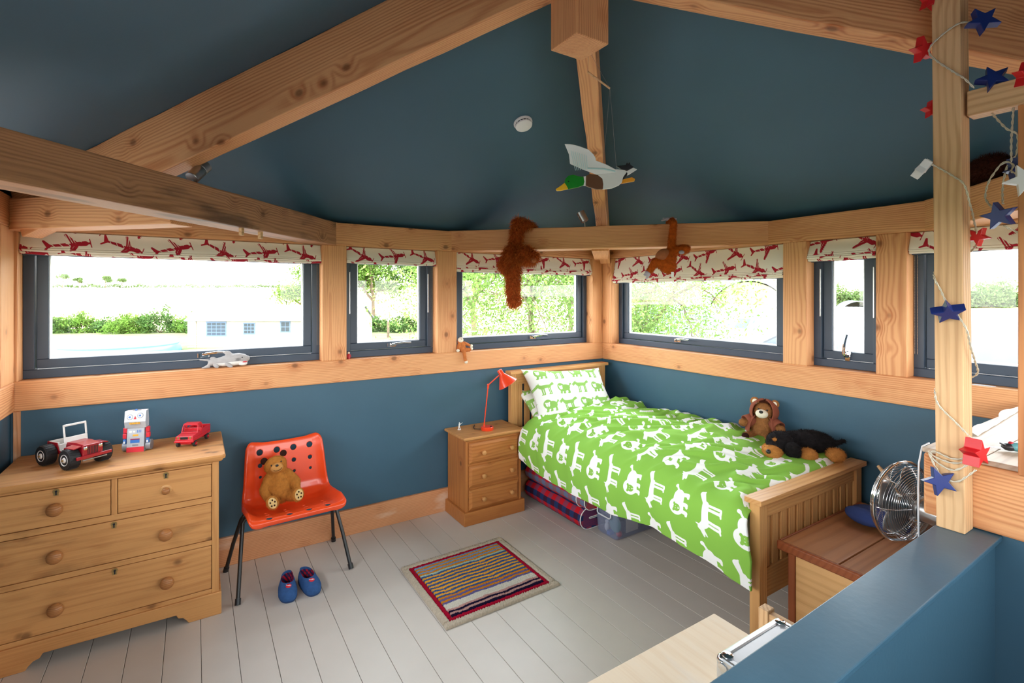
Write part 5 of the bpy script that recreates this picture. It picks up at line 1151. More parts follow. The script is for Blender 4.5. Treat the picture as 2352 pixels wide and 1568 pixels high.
# ---- folded blue cloth, stick
M['bluecloth'] = plain('royal_blue_fleece', lin(52, 72, 132), .95, noise=.1, nscale=10, bump=.4, bscale=60)
m = MB().ell((2.775, 1.10, .535), (.085, .105, .036), (0, 0, R(-10))).ell((2.70, 1.12, .542), (.05, .09, .036), (0, 0, R(-20))).ell((2.80, 1.05, .56), (.10, .075, .03), (0, R(6), R(20))).ell((2.74, 1.02, .53), (.08, .08, .03))
o = blob('folded_blanket', m, M['bluecloth'], None, .007, 4); tag(o, 'royal blue fleece bundle on the blanket box behind the fan', 'blanket')
m = MB().tube([(2.985, 1.165, .716), (2.97, 1.14, .70), (2.86, .955, .52)], [.008, .0095, .0095], 10); tag(m.build('wooden_stick', M['fir_raw'], None, 60), 'plain wooden stick leaning behind the chrome fan', 'stick')

# ---- duck mobile: painted plywood shapes, local x to the right, z up
M['dk_g'] = plain('duck_green_paint', lin(20, 132, 34), .3); M['dk_y'] = plain('duck_yellow_paint', lin(240, 184, 34), .35); M['dk_w'] = plain('duck_white_paint', lin(222, 226, 220), .4); M['dk_b'] = plain('duck_brown_paint', lin(104, 66, 40), .4); M['dk_k'] = plain('duck_black_paint', (.01, .01, .012), .4); M['dk_o'] = plain('duck_orange_paint', lin(234, 156, 34), .35); M['dk_c'] = plain('duck_aqua_paint', lin(176, 214, 210), .4); M['string'] = plain('grey_thread', lin(150, 150, 150), .8)
dk = thing('duck_mobile', 'painted flying duck mobile hanging below the hip rafter', 'mobile', (1.425, 1.583, 2.083), R(-32.4))
K = .000654
def dpart(name, pts, mat, t=.012, y=0, M_=None, parent=None):
    o = [((x-700)*K, -(z-1160)*K) for x, z in pts]; m = MB().prism(o, y-t/2, y+t/2, (M_ or Matrix.Identity(4)) @ XZ); return m.build(name, M[mat], parent or dk, None, .002)
dpart('bill', [(438, 1217), (470, 1195), (495, 1176), (515, 1200), (519, 1216), (470, 1226), (445, 1227)], 'dk_y')
hdk = dpart('head', [(494, 1176), (500, 1150), (520, 1130), (550, 1124), (590, 1135), (618, 1138), (624, 1170), (618, 1191), (580, 1206), (517, 1218)], 'dk_g', .0125)
for y in (-.0066,): MB().ell(((520-700)*K, y, -(1168-1160)*K), (.003, .001, .003), None, 10, 6).build('eye', M['dk_k'], hdk, 180)
dpart('collar', [(616, 1136), (633, 1132), (631, 1194), (616, 1192)], 'dk_w'); dpart('breast', [(632, 1133), (655, 1118), (710, 1127), (738, 1150), (743, 1185), (741, 1217), (700, 1218), (650, 1203), (630, 1194)], 'dk_b', .0125)
dpart('body', [(706, 1127), (760, 1110), (830, 1088), (880, 1094), (897, 1105), (872, 1140), (862, 1175), (845, 1192), (800, 1211), (739, 1218), (743, 1185), (736, 1150)], 'dk_w')
dpart('tail', [(890, 1104), (935, 1078), (962, 1090), (938, 1105), (905, 1126), (888, 1125)], 'dk_w', .01); dpart('rump', [(828, 1068), (888, 1062), (896, 1045), (903, 1056), (912, 1043), (918, 1060), (942, 1076), (900, 1096), (860, 1090)], 'dk_k', .0124); dpart('rump', [(872, 1138), (895, 1105), (900, 1120), (880, 1150), (864, 1156)], 'dk_k', .0124)
dpart('foot', [(845, 1165), (880, 1150), (930, 1138), (950, 1150), (945, 1165), (900, 1173), (848, 1182)], 'dk_o', .01, -.004)
Wn = Matrix.Translation((0, -.004, .015)) @ Matrix.Rotation(R(24), 4, 'X') @ Matrix.Translation((0, 0, -.015))
wpts = [(618, 1096), (527, 1058), (518, 1000), (487, 935), (515, 935), (540, 939), (570, 946), (600, 955), (640, 970), (672, 998), (686, 1018), (690, 1036), (760, 1062), (832, 1098), (820, 1112), (700, 1126)]
wg = dpart('wing', wpts, 'dk_w', .006, -.006, Wn)
for k in range(8):
    x0 = 638-k*11; MB().tube([((x0-700)*K, -.0095, -(1088-1160-k*-1)*K), ((x0-14-k*3-700)*K, -.0095, -((1000-k*4)-1160)*K)], .0011, 5, Wn @ Matrix.Translation((0, 0, 0))).build('feather_line', M['dk_c'], wg)
MB().tube([((640-700)*K, -.0096, -(1082-1160)*K), ((740-700)*K, -.0096, -(1085-1160)*K), ((815-700)*K, -.0096, -(1100-1160)*K)], .0035, 6, Wn).build('feather_line', M['dk_c'], wg)
wf_ = dpart('wing', wpts[9:], 'dk_c', .006, .006, Matrix.Translation((0, .004, .015)) @ Matrix.Rotation(R(-30), 4, 'X') @ Matrix.Translation((0, 0, -.015)))
inv = Matrix.LocRotScale(dk.location, dk.rotation_euler, Vector((1, 1, 1))).inverted()
rA, rB = inv @ Vector((1.394, 1.602, 2.540)), inv @ Vector((1.474, 1.553, 2.470))
MB().tube([rA, rB], .0042, 8).build('hanging_rod', M['fir_raw'], dk, 60)
mid = (rA+rB)/2; top = inv @ Vector((1.43, 1.64, 2.66))
MB().tube([rA, top], .0006, 4).tube([rB, top], .0006, 4).tube([rB, ((830-700)*K, 0, -(1085-1160)*K)], .0006, 4).tube([rB, ((740-700)*K, -.0, -(1110-1160)*K)], .0006, 4).build('thread', M['string'], dk)

# ---- smoke alarm on the slope, spotlights on the ties
sm_ = thing('smoke_alarm', 'round white smoke alarm on the blue sloping ceiling', 'smoke alarm', (1.586, 2.383, 2.5915), rot=(R(180)-math.atan(SLP), 0, 0))
MB().lathe([(.054, -.002), (.055, .006), (.052, .012), (.046, .014), (.046, .021), (.050, .022), (.048, .028), (.036, .034), (.012, .036), (.001, .036)], 44).build('housing', M['white'], sm_, 30)
m = MB()
for k in range(16):
    a = 2*math.pi*k/16; m.box(.0455, .0475, -.006, .006, .0145, .0205, Matrix.Rotation(a, 4, 'Z'))
m.build('vent_slots', M['black'], sm_); MB().lathe([(.009, .034), (.009, .037), (.001, .0375)], 18, Matrix.Translation((.012, .012, -.001))).build('test_button', M['white'], sm_, 40)
def spot(a, b, base, lab):
    t = thing('spotlight', lab, 'spotlight', base, 0, 'brushed steel spotlights on the tie beams'); a, b = Vector(a), Vector(b); d = (b-a); L = d.length; q = Matrix.Translation(a) @ d.to_track_quat('Z', 'Y').to_matrix().to_4x4()
    MB().lathe([(.001, 0), (.026, 0), (.028, .003), (.028, L*.62), (.0275, L*.63), (.0275, L*.65), (.0285, L*.66), (.0285, L), (.024, L), (.023, L-.006), (.001, L-.007)], 32, q).build('barrel', M['steel'], t, 30, 0, True)
    MB().lathe([(.020, L-.006), (.012, L-.004), (.001, L-.0035)], 24, q).build('lamp_glass', M['frost'], t, 40, 0, True)
    MB().tube([a+d*.18, Vector((a.x, a.y, base[2]+.004))], .005, 8).build('stem', M['steel'], t, 60, 0, True); MB().lathe([(.03, 0), (.03, .006), (.001, .007)], 24, Matrix.Translation((a.x, a.y, base[2]))).build('mount', M['steel'], t, 40, 0, True)
spot((-.015, 2.66, 2.125), (.040, 2.715, 2.200), (-.015, 2.66, 2.0815), 'steel spotlight on the weathered tie beam under the hip rafter'); spot((2.362, 2.742, 2.130), (2.338, 2.768, 2.198), (2.362, 2.742, 2.0815), 'steel spotlight on the tie beam between the orangutans')

# ---- tiny figures
M['whitefig'] = plain('white_toy_plastic', lin(236, 236, 234), .4); M['redfig'] = plain('red_toy_paint', lin(176, 30, 44), .4)
f = thing('toy_soldier', 'tiny white plastic soldier on the corner of the bedside cabinet', 'figure', (1.64, 3.31, .612)); m = MB().lathe([(.014, 0), (.013, .002), (.001, .0022)], 16).cap((-.006, 0, .003), (-.003, 0, .024), .0028, .003).cap((.008, 0, .003), (.002, 0, .024), .0028, .003).cap((0, 0, .024), (.001, 0, .040), .0045, .005).ell((.002, 0, .049), (.004, .004, .0045)).cap((.002, -.002, .038), (.014, -.004, .044), .002, .0018); m.build('body', M['whitefig'], f, 60); MB().tube([(.004, -.004, .036), (.024, -.006, .050)], .0012, 6).build('rifle', M['whitefig'], f)
f = thing('toy_figure', 'tiny red figure tucked beside the square window frame', 'figure', (.874, 3.43, SILL1)); MB().lathe([(.010, 0), (.010, .018), (.007, .03), (.004, .034)], 14).cap((-.009, 0, .028), (-.012, -.004, .014), .003, .0028).cap((.009, 0, .028), (.012, -.004, .014), .003, .0028).build('body', M['redfig'], f, 40); MB().ell((0, 0, .040), (.0065, .0065, .0075)).build('head', M['ivory'], f, 180)
# ---- things in the storage box
def intoy(name, lab, cat, mb, mat): tag(mb.build(name, M[mat], None, 40), lab, cat)
M['teal'] = plain('teal_plastic', lin(80, 140, 140), .5)
intoy('toy_plate', 'round teal toy plate standing inside the storage box', 'toy', MB().lathe([(.001, 0), (.05, 0), (.052, .006), (.04, .008), (.001, .006)], 30, Matrix.Translation((2.345, 2.425, .085)) @ Matrix.Rotation(R(96), 4, 'Y')), 'teal')
intoy('toy_penguin', 'small black and white toy penguin inside the storage box', 'toy', MB().ell((2.345, 2.50, .042), (.016, .016, .030)).ell((2.345, 2.50, .078), (.013, .013, .013)), 'rwh'); intoy('toy_ball', 'small red ball inside the storage box', 'toy', MB().ell((2.36, 2.40, .028), (.02, .02, .02)), 'tred')
intoy('card_robot', 'cream card cut-out with a round hole print inside the storage box', 'toy', MB().box(2.42, 2.53, 2.395, 2.399, .02, .13), 'ivory'); intoy('toy_lorry', 'dark blue toy lorry at the bottom of the storage box', 'toy', MB().box(2.40, 2.60, 2.43, 2.52, .01, .06).box(2.40, 2.45, 2.43, 2.52, .06, .085), 'solebl')
intoy('toy_block', 'blue toy block inside the storage box', 'toy', MB().box(2.325, 2.365, 2.45, 2.48, .006, .03), 'rbl')
# ---- platform things
M['teal2'] = plain('teal_toy_paint', lin(92, 150, 156), .4); M['gunm'] = plain('gunmetal', (.03, .03, .035), .35, .3)
f = thing('toy_dragon', 'teal and black spiky toy creature lying on the platform boards', 'toy', (2.14, .49, 1.113), R(-57))
MB().ell((.03, 0, .016), (.03, .016, .014)).cap((.05, 0, .02), (.085, .005, .018), .014, .012).box(.045, .062, -.022, -.012, .0, .03).box(.05, .066, .012, .022, .0, .034).ell((.07, 0, .030), (.025, .016, .008)).build('body', M['teal2'], f, 50); MB().loft([[(-.002, -.006, .006), (-.002, .006, .006), (-.002, .004, .012), (-.002, -.004, .012)], [(-.042, -.001, .008), (-.042, .001, .008), (-.042, .001, .010), (-.042, -.001, .010)]]).build('blade', M['steel'], f); MB().ell((.008, 0, .014), (.020, .014, .012)).cap((0, -.004, .018), (-.018, -.012, .026), .004, .002).build('claw', M['gunm'], f, 60); MB().ell((.012, 0, .027), (.007, .006, .005)).build('crest', M['redfig'], f, 60)
V_ = []
m = MB().grid(26, 6, lambda u, v: (2.28+.82*u, .592+.045*u+(.02+.012*math.sin(u*13))*v, 1.1145+.003*abs(math.sin(u*19+v*2))+.010*v*v), None); o = m.build('dust_sheet', M['linen'], None, 180); s = o.modifiers.new('thick', 'SOLIDIFY'); s.thickness = .0015; s.offset = 1; tag(o, 'crumpled white sheet along the back edge of the platform', 'sheet')
f = MB().prism([(0, 0), (.07, -.012), (.085, .008), (.06, .022), (.01, .03)], 0, .0015, Matrix.Translation((XR+.014, .84, SILL1+.001)) @ Matrix.Rotation(R(-80), 4, 'Z')).build('paper_scrap', M['white']); tag(f, 'scrap of white paper on the sill behind the star light post', 'paper')
M['umber'] = furm('umber_plush', lin(62, 28, 18), .35)
f = thing('plush_dog', 'dark brown plush dog with pale muzzle lying on the tie beam', 'plush dog', (2.90, .72, 2.082), R(-135))
o = blob('body', MB().ell((0, 0, .062), (.12, .055, .058)).ell((-.09, -.01, .055), (.065, .055, .05)), M['umber'], f, .007, 4); fur('fur', o, 4000, .022, .0016, M['umber'], f, (0, 0, -.3), .6, 21); MB().ell((-.125, -.045, .028), (.035, .035, .028)).build('muzzle', M['sole'], f, 180); MB().ell((-.150, -.06, .035), (.010, .010, .008)).build('nose', M['nose'], f, 180)

# ---- string of star lights
M['st_b'] = plain('navy_star_plastic', lin(28, 46, 112), .35); M['st_r'] = plain('red_star_plastic', lin(204, 26, 36), .35); M['st_w'] = plain('white_star_plastic', lin(226, 226, 228), .35); M['wire'] = plain('clear_twisted_wire', lin(206, 196, 176), .25, .2)
sl = thing('star_string_lights', 'string of red, white and blue star lights wound around the sawn post', 'string lights', (1.9, .55, 1.05))
def star(loc, rot, r_, mat, t=.024):
    o = []
    for k in range(10): a = R(90+36*k); q = r_ if k % 2 == 0 else r_*.42; o.append((q*math.cos(a), q*math.sin(a)))
    s = MB().prism(o, -t/2, t/2).build('star', M[mat], sl, None, .0015, True, loc, rot)
    return s
def face(rz, roll=0, tilt=0): return (Matrix.Rotation(R(rz), 4, 'Z') @ Matrix.Rotation(R(90+tilt), 4, 'X') @ Matrix.Rotation(R(roll), 4, 'Z')).to_euler()
star((1.905, .485, 2.385), face(-50, 28, -12), .042, 'st_b'); star((1.925, .468, 2.218), face(-66, 18, -18), .040, 'st_b'); star((1.90, .625, 2.36), face(-20, 20, 10), .040, 'st_r'); star((1.935, .612, 2.178), face(-40, 10), .028, 'st_r'); star((1.90, .605, 2.505), face(-30, 0, 10), .036, 'st_r')
star((1.885, .618, 1.99), face(20, 50, 40), .034, 'st_w'); star((1.925, .402, 2.205), face(-20, 10, 10), .036, 'st_r')
star((1.90, .448, 1.823), face(-95, 10, 8), .040, 'st_b', .034); star((1.87, .392, 1.908), face(-70, 22, 0), .044, 'st_w'); star((1.955, .425, 1.955), face(-20, 30, 0), .036, 'st_b', .03)
star((1.872, .553, 1.552), face(-60, 15, 48), .042, 'st_b', .026); star((1.885, .497, 1.150), face(-10, 6, 0), .042, 'st_r', .04); star((1.878, .575, 1.045), face(-52, 22, -8), .044, 'st_b'); star((1.975, .512, 1.775), face(-100, 40), .03, 'st_r')
def wire(pts, r_=.0017, tw=.0016, nm='cable'):
    P = [Vector(p) for p in pts]; out = []
    for i in range(len(P)-1):
        p0, p1, p2, p3 = P[max(0, i-1)], P[i], P[i+1], P[min(len(P)-1, i+2)]
        n = max(3, int((p2-p1).length/.004))
        for k in range(n):
            t = k/n; out.append(.5*((2*p1)+(p2-p0)*t+(2*p0-5*p1+4*p2-p3)*t*t+(3*p1-p0-3*p2+p3)*t**3))
    out.append(P[-1]); m = MB()
    for ph in (0, math.pi):
        q = []
        for i, p in enumerate(out): a = i*.75+ph; q.append(p+Vector((0, math.cos(a), math.sin(a)))*tw)
        m.tube(q, r_, 5)
    return m.build(nm, M['wire'], sl, 180, 0, True)
wire([(1.905, .50, 2.388), (1.893, .53, 2.398), (1.893, .567, 2.385), (1.890, .600, 2.357), (1.892, .598, 2.326), (1.893, .546, 2.26), (1.893, .522, 2.232), (1.905, .504, 2.201)])
wire([(1.885, .60, 2.0), (1.893, .582, 1.985), (1.893, .546, 1.951), (1.893, .522, 1.921), (1.905, .512, 1.862), (1.93, .512, 1.829), (1.985, .52, 1.75), (1.985, .58, 1.70), (1.935, .600, 1.68), (1.893, .592, 1.653), (1.893, .577, 1.617), (1.890, .562, 1.58), (1.893, .536, 1.54), (1.893, .516, 1.497), (1.91, .512, 1.447), (1.94, .512, 1.411), (1.985, .52, 1.36), (1.985, .585, 1.33), (1.94, .600, 1.315), (1.893, .590, 1.302), (1.892, .581, 1.269), (1.893, .541, 1.225), (1.893, .505, 1.186)])
lp_ = [(1.886, .505, 1.16)]
for k, z in enumerate((1.118, 1.10, 1.08, 1.05)):
    lp_ += [(1.888, .515, z+.004), (1.887, .550, z-.002), (1.889, .590, z+.012)]
    if k < 3: lp_ += [(1.885, .602, z+.005), (1.887, .588, z-.004)]
wire([(1.889, .503, 1.135), (1.887, .545, 1.118), (1.889, .588, 1.128), (1.888, .602, 1.120)], nm='cable'); wire([(1.889, .503, 1.125), (1.886, .545, 1.106), (1.889, .588, 1.112), (1.888, .602, 1.122)]); wire([(1.889, .503, 1.120), (1.886, .545, 1.085), (1.889, .588, 1.100), (1.886, .603, 1.125)]); wire([(1.888, .495, 1.10), (1.886, .535, 1.055), (1.887, .57, 1.058), (1.886, .588, 1.085), (1.886, .602, 1.118)])
wire([(1.935, .427, 2.189), (1.935, .428, 2.122), (1.935, .432, 2.038), (1.93, .431, 1.974)]); wire([(1.945, .475, 2.126), (1.935, .443, 2.072), (1.935, .42, 2.047), (1.935, .421, 1.998), (1.935, .427, 1.985)])
wire([(1.905, .465, 1.849), (1.93, .485, 1.882), (1.935, .48, 1.925), (1.935, .466, 1.953), (1.935, .452, 1.973), (1.935, .439, 1.976), (1.93, .427, 1.963), (1.91, .427, 1.945), (1.885, .41, 1.93)]); wire([(1.91, .443, 1.856), (1.935, .45, 1.894), (1.935, .447, 1.931), (1.935, .44, 1.966)]); wire([(1.92, .443, 1.795), (1.935, .426, 1.78), (1.935, .405, 1.772), (1.935, .36, 1.775)])
# ================================================================== OUTDOORS (seen through the windows; the ground lies one storey down)
GZ = -2.8
Fv = Vector((math.sin(R(32.4)), math.cos(R(32.4)), 0)); Rv = Vector((math.cos(R(32.4)), -math.sin(R(32.4)), 0))
def far(d, lat, z=GZ): p = Fv*d+Rv*lat; return (p.x, p.y, z)
def leafm(name, c, var=.5):
    m, n, l, b = nodes(name); tcn = n.new('ShaderNodeTexCoord'); t = n.new('ShaderNodeTexNoise'); t.inputs['Scale'].default_value = 1.3; l.new(tcn.outputs['Object'], t.inputs['Vector'])
    r_ = n.new('ShaderNodeValToRGB'); r_.color_ramp.elements[0].position = .35; r_.color_ramp.elements[1].position = .65; r_.color_ramp.elements[0].color = (*[v*(1-var) for v in c], 1); r_.color_ramp.elements[1].color = (*[v*(1+var) for v in c], 1)
    l.new(t.outputs['Fac'], r_.inputs[0]); l.new(r_.outputs[0], b.inputs['Base Color']); b.inputs['Roughness'].default_value = .8; b.inputs['Specular IOR Level'].default_value = .15
    tr_ = n.new('ShaderNodeBsdfTranslucent'); l.new(r_.outputs[0], tr_.inputs[0]); mx = n.new('ShaderNodeMixShader'); mx.inputs[0].default_value = .35
    l.new(b.outputs[0], mx.inputs[1]); l.new(tr_.outputs[0], mx.inputs[2]); l.new(mx.outputs[0], n['Material Output'].inputs[0]); return m
M['grass'] = plain('lawn_grass', lin(98, 106, 68), 1, noise=.25, nscale=.6, spec=.1); M['wheat'] = plain('ripe_field', lin(206, 186, 140), 1, noise=.08, nscale=.05, spec=.1)
M['bounce'] = plain('bounce_gravel', lin(128, 124, 120), 1, noise=.15, nscale=2, spec=.1); M['leaf'] = leafm('mid_green_leaves', lin(88, 116, 46)); M['leaf2'] = leafm('ash_leaves', lin(108, 136, 66), .35); M['leaf3'] = leafm('dark_hedge_leaves', lin(66, 92, 42)); M['leaf4'] = leafm('far_tree_leaves', lin(84, 104, 60), .25); M['bark'] = plain('tree_bark', lin(96, 80, 62), .9, noise=.3, nscale=3)
M['tin_roof'] = plain('weathered_corrugated_iron', lin(92, 98, 108), .85, spec=.1, noise=.1, nscale=.4); M['tin_roof2'] = plain('pale_corrugated_iron', lin(104, 110, 120), .85, spec=.1, noise=.08, nscale=.4); M['slate'] = plain('grey_sheet_roof', lin(86, 88, 92), .85, spec=.1, noise=.12, nscale=.7)
M['shedw'] = plain('cream_weatherboard', lin(176, 160, 138), .85, spec=.1, noise=.05, nscale=.8); M['shedr'] = plain('pale_shed_roof', lin(122, 128, 142), .85, spec=.1); M['shedwin'] = plain('dark_shed_pane', lin(44, 50, 58), .2); M['shedfr'] = plain('blue_grey_glazing_bar', lin(74, 92, 116), .5)
M['poolb'] = plain('blue_vinyl', lin(74, 132, 200), .35); M['poolr'] = plain('pale_blue_rim', lin(126, 172, 220), .35); M['water'] = plain('pool_water', lin(150, 186, 206), .3); M['gable'] = plain('olive_cream_sheet', lin(132, 124, 84), .6, noise=.06, nscale=.8); M['dirt'] = plain('bare_earth', lin(120, 96, 70), 1)

gx = np.linspace(-150, 190, 70); gy = np.linspace(-120, 70, 40)
def gmesh(name, xs, ys, zf, mat, lab, cat):
    X, Y = np.meshgrid(xs, ys); P = np.stack([X.ravel(), Y.ravel(), zf(X, Y).ravel()], 1); nx = len(xs); idx = np.arange(X.size).reshape(X.shape)
    F = np.stack([idx[:-1, :-1].ravel(), idx[:-1, 1:].ravel(), idx[1:, 1:].ravel(), idx[1:, :-1].ravel()], 1)
    # local axes: x along the view's right, y straight out over the garden
    W = [tuple(Rv*a+Fv*b_+Vector((0, 0, c_))) for a, b_, c_ in P]
    me = bpy.data.meshes.new(name); me.from_pydata(W, [], F.tolist()); me.update(); me.shade_smooth(); o = bpy.data.objects.new(name, me); C.objects.link(o); dress(o, mat); return struct(o, lab, cat)
def gz(X, Y): return GZ+np.maximum(0, X-55)*.018
gmesh('bounce_ground', np.linspace(-26, 30, 20), np.linspace(-26, 20, 20), lambda X, Y: GZ+.03+0*X, M['bounce'], 'grey ground added unseen around the building for its bounce light', 'bounce_ground')  # unseen ground added around the house to bounce neutral light onto the ceiling
gmesh('ground', np.linspace(-240, 260, 60), np.linspace(-200, 66, 40), gz, M['grass'], 'green lawn around the building below the windows', 'lawn')
def fz(X, Y): return GZ-.02+np.clip((Y-66)/240, 0, 1)*9.2+np.maximum(0, X-55)*.018+np.clip((Y-320)/400, 0, 1)*1.5
gmesh('wheat_field', np.linspace(-420, 460, 60), np.linspace(65.5, 620, 40), fz, M['wheat'], 'pale ripe field rising to the horizon', 'field')

def leaves(pts, n, size, spread, seed):
    rg = np.random.default_rng(seed); P = np.array(pts); k = rg.integers(0, len(P), n); c = P[k]+rg.normal(0, spread, (n, 3))*np.array([1, 1, .75])
    a = rg.normal(0, 1, (n, 3)); a /= np.linalg.norm(a, axis=1)[:, None]; b_ = np.cross(a, rg.normal(0, 1, (n, 3))); b_ /= np.linalg.norm(b_, axis=1)[:, None]; s = size*rg.uniform(.6, 1.3, (n, 1))
    V = np.stack([c-a*s, c+b_*s*.45, c+a*s, c-b_*s*.45], 1).reshape(-1, 3); i = np.arange(n)*4; return V, np.stack([i, i+1, i+2, i+3], 1)
def tree(loc, h, spread, lab, nl=5000, size=.12, seed=1, mat='leaf', tr=.03, group=None, trunk=True, droop=0.0, cl=.5):
    rg = random.Random(seed); t = thing('tree', lab, 'tree', loc, 0, group); tips = []; m = MB()
    def grow(p, d, L, r_, lvl):
        e = p+d*L; m.tube([p, p+d*L*.5+Vector((rg.uniform(-1, 1), rg.uniform(-1, 1), 0))*L*.05, e], [r_, r_*.85, r_*.65], 6)
        if lvl >= 2: tips.append(tuple(e)); tips.append(tuple(p+d*L*.6))
        if lvl == 4: return
        for _ in range(4 if lvl < 2 else 3):
            nd = (d+Vector((rg.uniform(-1, 1), rg.uniform(-1, 1), rg.uniform(-.45-droop, .6)))*.95).normalized(); grow(e, nd, L*rg.uniform(.55, .8), r_*.55, lvl+1)
    grow(Vector((0, 0, 0)), Vector((rg.uniform(-.06, .06), rg.uniform(-.06, .06), 1)).normalized(), h*.34, h*tr, 0)
    P = np.array(tips); sx = spread/max(1e-6, np.abs(P[:, :2]).max()); szz = (h*.96)/P[:, 2].max(); sc = np.array([sx, sx, szz])
    m.v = [(x*sx if z > h*.3 else x, y*sx if z > h*.3 else y, z*szz) for x, y, z in m.v]
    m.build('trunk', M['bark'], t, 60)
    V, F = leaves((P*sc).tolist(), nl, size, spread*cl*.28, seed); me = bpy.data.meshes.new('crown'); me.from_pydata(V.tolist(), [], F.tolist()); me.update(); o = bpy.data.objects.new('crown', me); C.objects.link(o); dress(o, M[mat], t); o['kind'] = 'stuff'
    return t
def bush(loc, rx, ry, h, lab, seed, n=2500, size=.1, mat='leaf3', group=None):
    t = thing('bush', lab, 'bush', loc, 0, group); rg = np.random.default_rng(seed); u = rg.normal(0, 1, (60, 3)); u /= np.linalg.norm(u, axis=1)[:, None]; u[:, 2] = np.abs(u[:, 2]); pts = u*np.array([rx, ry, h*.85])*rg.uniform(.55, 1, (60, 1))
    m = MB()
    for k in range(7): m.tube([(0, 0, 0), tuple(pts[k]*.5), tuple(pts[k])], [.05, .03, .01], 5)
    m.build('stems', M['bark'], t); V, F = leaves(pts.tolist(), n, size, .22*min(rx, ry), seed); V[:, 2] = np.maximum(V[:, 2], .02); me = bpy.data.meshes.new('foliage'); me.from_pydata(V.tolist(), [], F.tolist()); me.update(); o = bpy.data.objects.new('foliage', me); C.objects.link(o); dress(o, M[mat], t); o['kind'] = 'stuff'; return t
# garden hedge beyond the pool
for k in range(11): bush(far(58+1.0*(k % 3), -54+3.1*k), 2.3, 1.4, (2.2, 2.9, 2.0, 2.5, 3.4)[k % 5], 'leafy hedge bush between the pool and the pale field', 40+k, 2600, .16, ('leaf3', 'leaf')[k % 2], 'hedge bushes behind the pool')
for k in range(4): bush(far(60+(k % 2), -19.5+3.2*k), 2.2, 1.4, 2.1, 'leafy hedge bush under the trees beyond the shed gable', 60+k, 2200, .16, 'leaf3', 'hedge bushes beyond the shed')
tree(far(76, -32), 9.0, 5.0, 'green tree standing behind the shed roof', 7000, .20, 3); tree(far(66, -18.4), 10.5, 5.2, 'broad green tree past the shed gable', 9000, .20, 5); tree(far(68, -11), 10.5, 5.0, 'leafy tree beside the broad tree beyond the garden lawn', 9000, .20, 8, 'leaf3')
ash = tree(far(24, .9), 9.5, 5.4, 'tall feathery ash tree outside the corner window by the monkey', 30000, .078, 12, 'leaf2', .022, droop=.5, cl=.95)
tree(far(21, 5.7), 7.4, 3.3, 'feathery ash tree with drooping branches in front of the curved roofs', 22000, .07, 17, 'leaf2', .03, droop=.7, cl=.95)
tree(far(40, -3.0), 8.5, 4.5, 'green tree behind the tall ash', 8000, .16, 21, 'leaf')
tree(far(48, 5.5), 9.0, 4.5, 'green tree between the two ash trees', 7000, .16, 23, 'leaf')
for k, (lat, hh) in enumerate(((-272, 9), (-262, 6.5), (-246, 8), (-236, 6))): tree(far(302, lat, 5.9), hh, hh*.5, 'small lone tree on the far field horizon', 1500, .36, 70+k, 'leaf4', .03, 'lone trees on the horizon')
hr = thing('hedgerow', 'thin dark hedgerow along the far edge of the pale field', 'hedgerow', far(305, -150, 5.9)); V, F = leaves([tuple(Rv*(x-100)+Vector((0, 0, .5+1.0*abs(math.sin(x*.21))))) for x in np.linspace(-90, 260, 200)], 6000, .7, .8, 5); me = bpy.data.meshes.new('foliage'); me.from_pydata(V.tolist(), [], F.tolist()); o = bpy.data.objects.new('foliage', me); C.objects.link(o); dress(o, M['leaf4'], hr); o['kind'] = 'stuff'
for k in range(3, 14): bush(far(100+1.5*(k % 2), 52+4.3*k, -1.2), 4.2, 3.0, 4.6+.7*(k % 4), 'rounded green thicket in the row beyond the curved roofs', 90+k, 3200, .3, 'leaf4', 'thickets beyond the curved roofs')

# shed: local x along the front, local y back
sh = thing('garden_shed', 'long pale weatherboarded shed with a low pitched roof behind the pool', 'shed', far(42, -27.3), R(-32.4))
Ls, Ds, He, Hr = 14.1, 5.0, 2.32, 3.45
MB().box(.03, Ls-.03, .05, Ds-.05, 0, He).build('wall', M['shedw'], sh)
for k in range(12): MB().loft([[(0, -.03, k*.19), (Ls, -.03, k*.19), (Ls, .06, k*.19), (0, .06, k*.19)], [(0, .0, k*.19+.205), (Ls, .0, k*.19+.205), (Ls, .06, k*.19+.205), (0, .06, k*.19+.205)]]).build('weatherboard', M['shedw'], sh)
for k in range(12): MB().loft([[(Ls-.06, 0, k*.19), (Ls+.03, 0, k*.19), (Ls+.03, Ds, k*.19), (Ls-.06, Ds, k*.19)], [(Ls-.06, 0, k*.19+.205), (Ls, 0, k*.19+.205), (Ls, Ds, k*.19+.205), (Ls-.06, Ds, k*.19+.205)]]).build('weatherboard', M['shedw'], sh)
MB().prism([(0, He), (Ds, He), (Ds/2, Hr)], Ls-.05, Ls, YZ).build('gable', M['shedw'], sh); MB().prism([(0, He), (Ds, He), (Ds/2, Hr)], 0, .05, YZ).build('gable', M['shedw'], sh)
for s in (0, 1):
    pr = [(-.2, He-.06), (Ds/2, Hr), (Ds/2, Hr+.08), (-.2, He+.02)] if s == 0 else [(Ds+.2, He-.06), (Ds/2, Hr), (Ds/2, Hr+.08), (Ds+.2, He+.02)]
    MB().prism(pr, -.15, Ls+.15, YZ).build('roof', M['shedr'], sh)
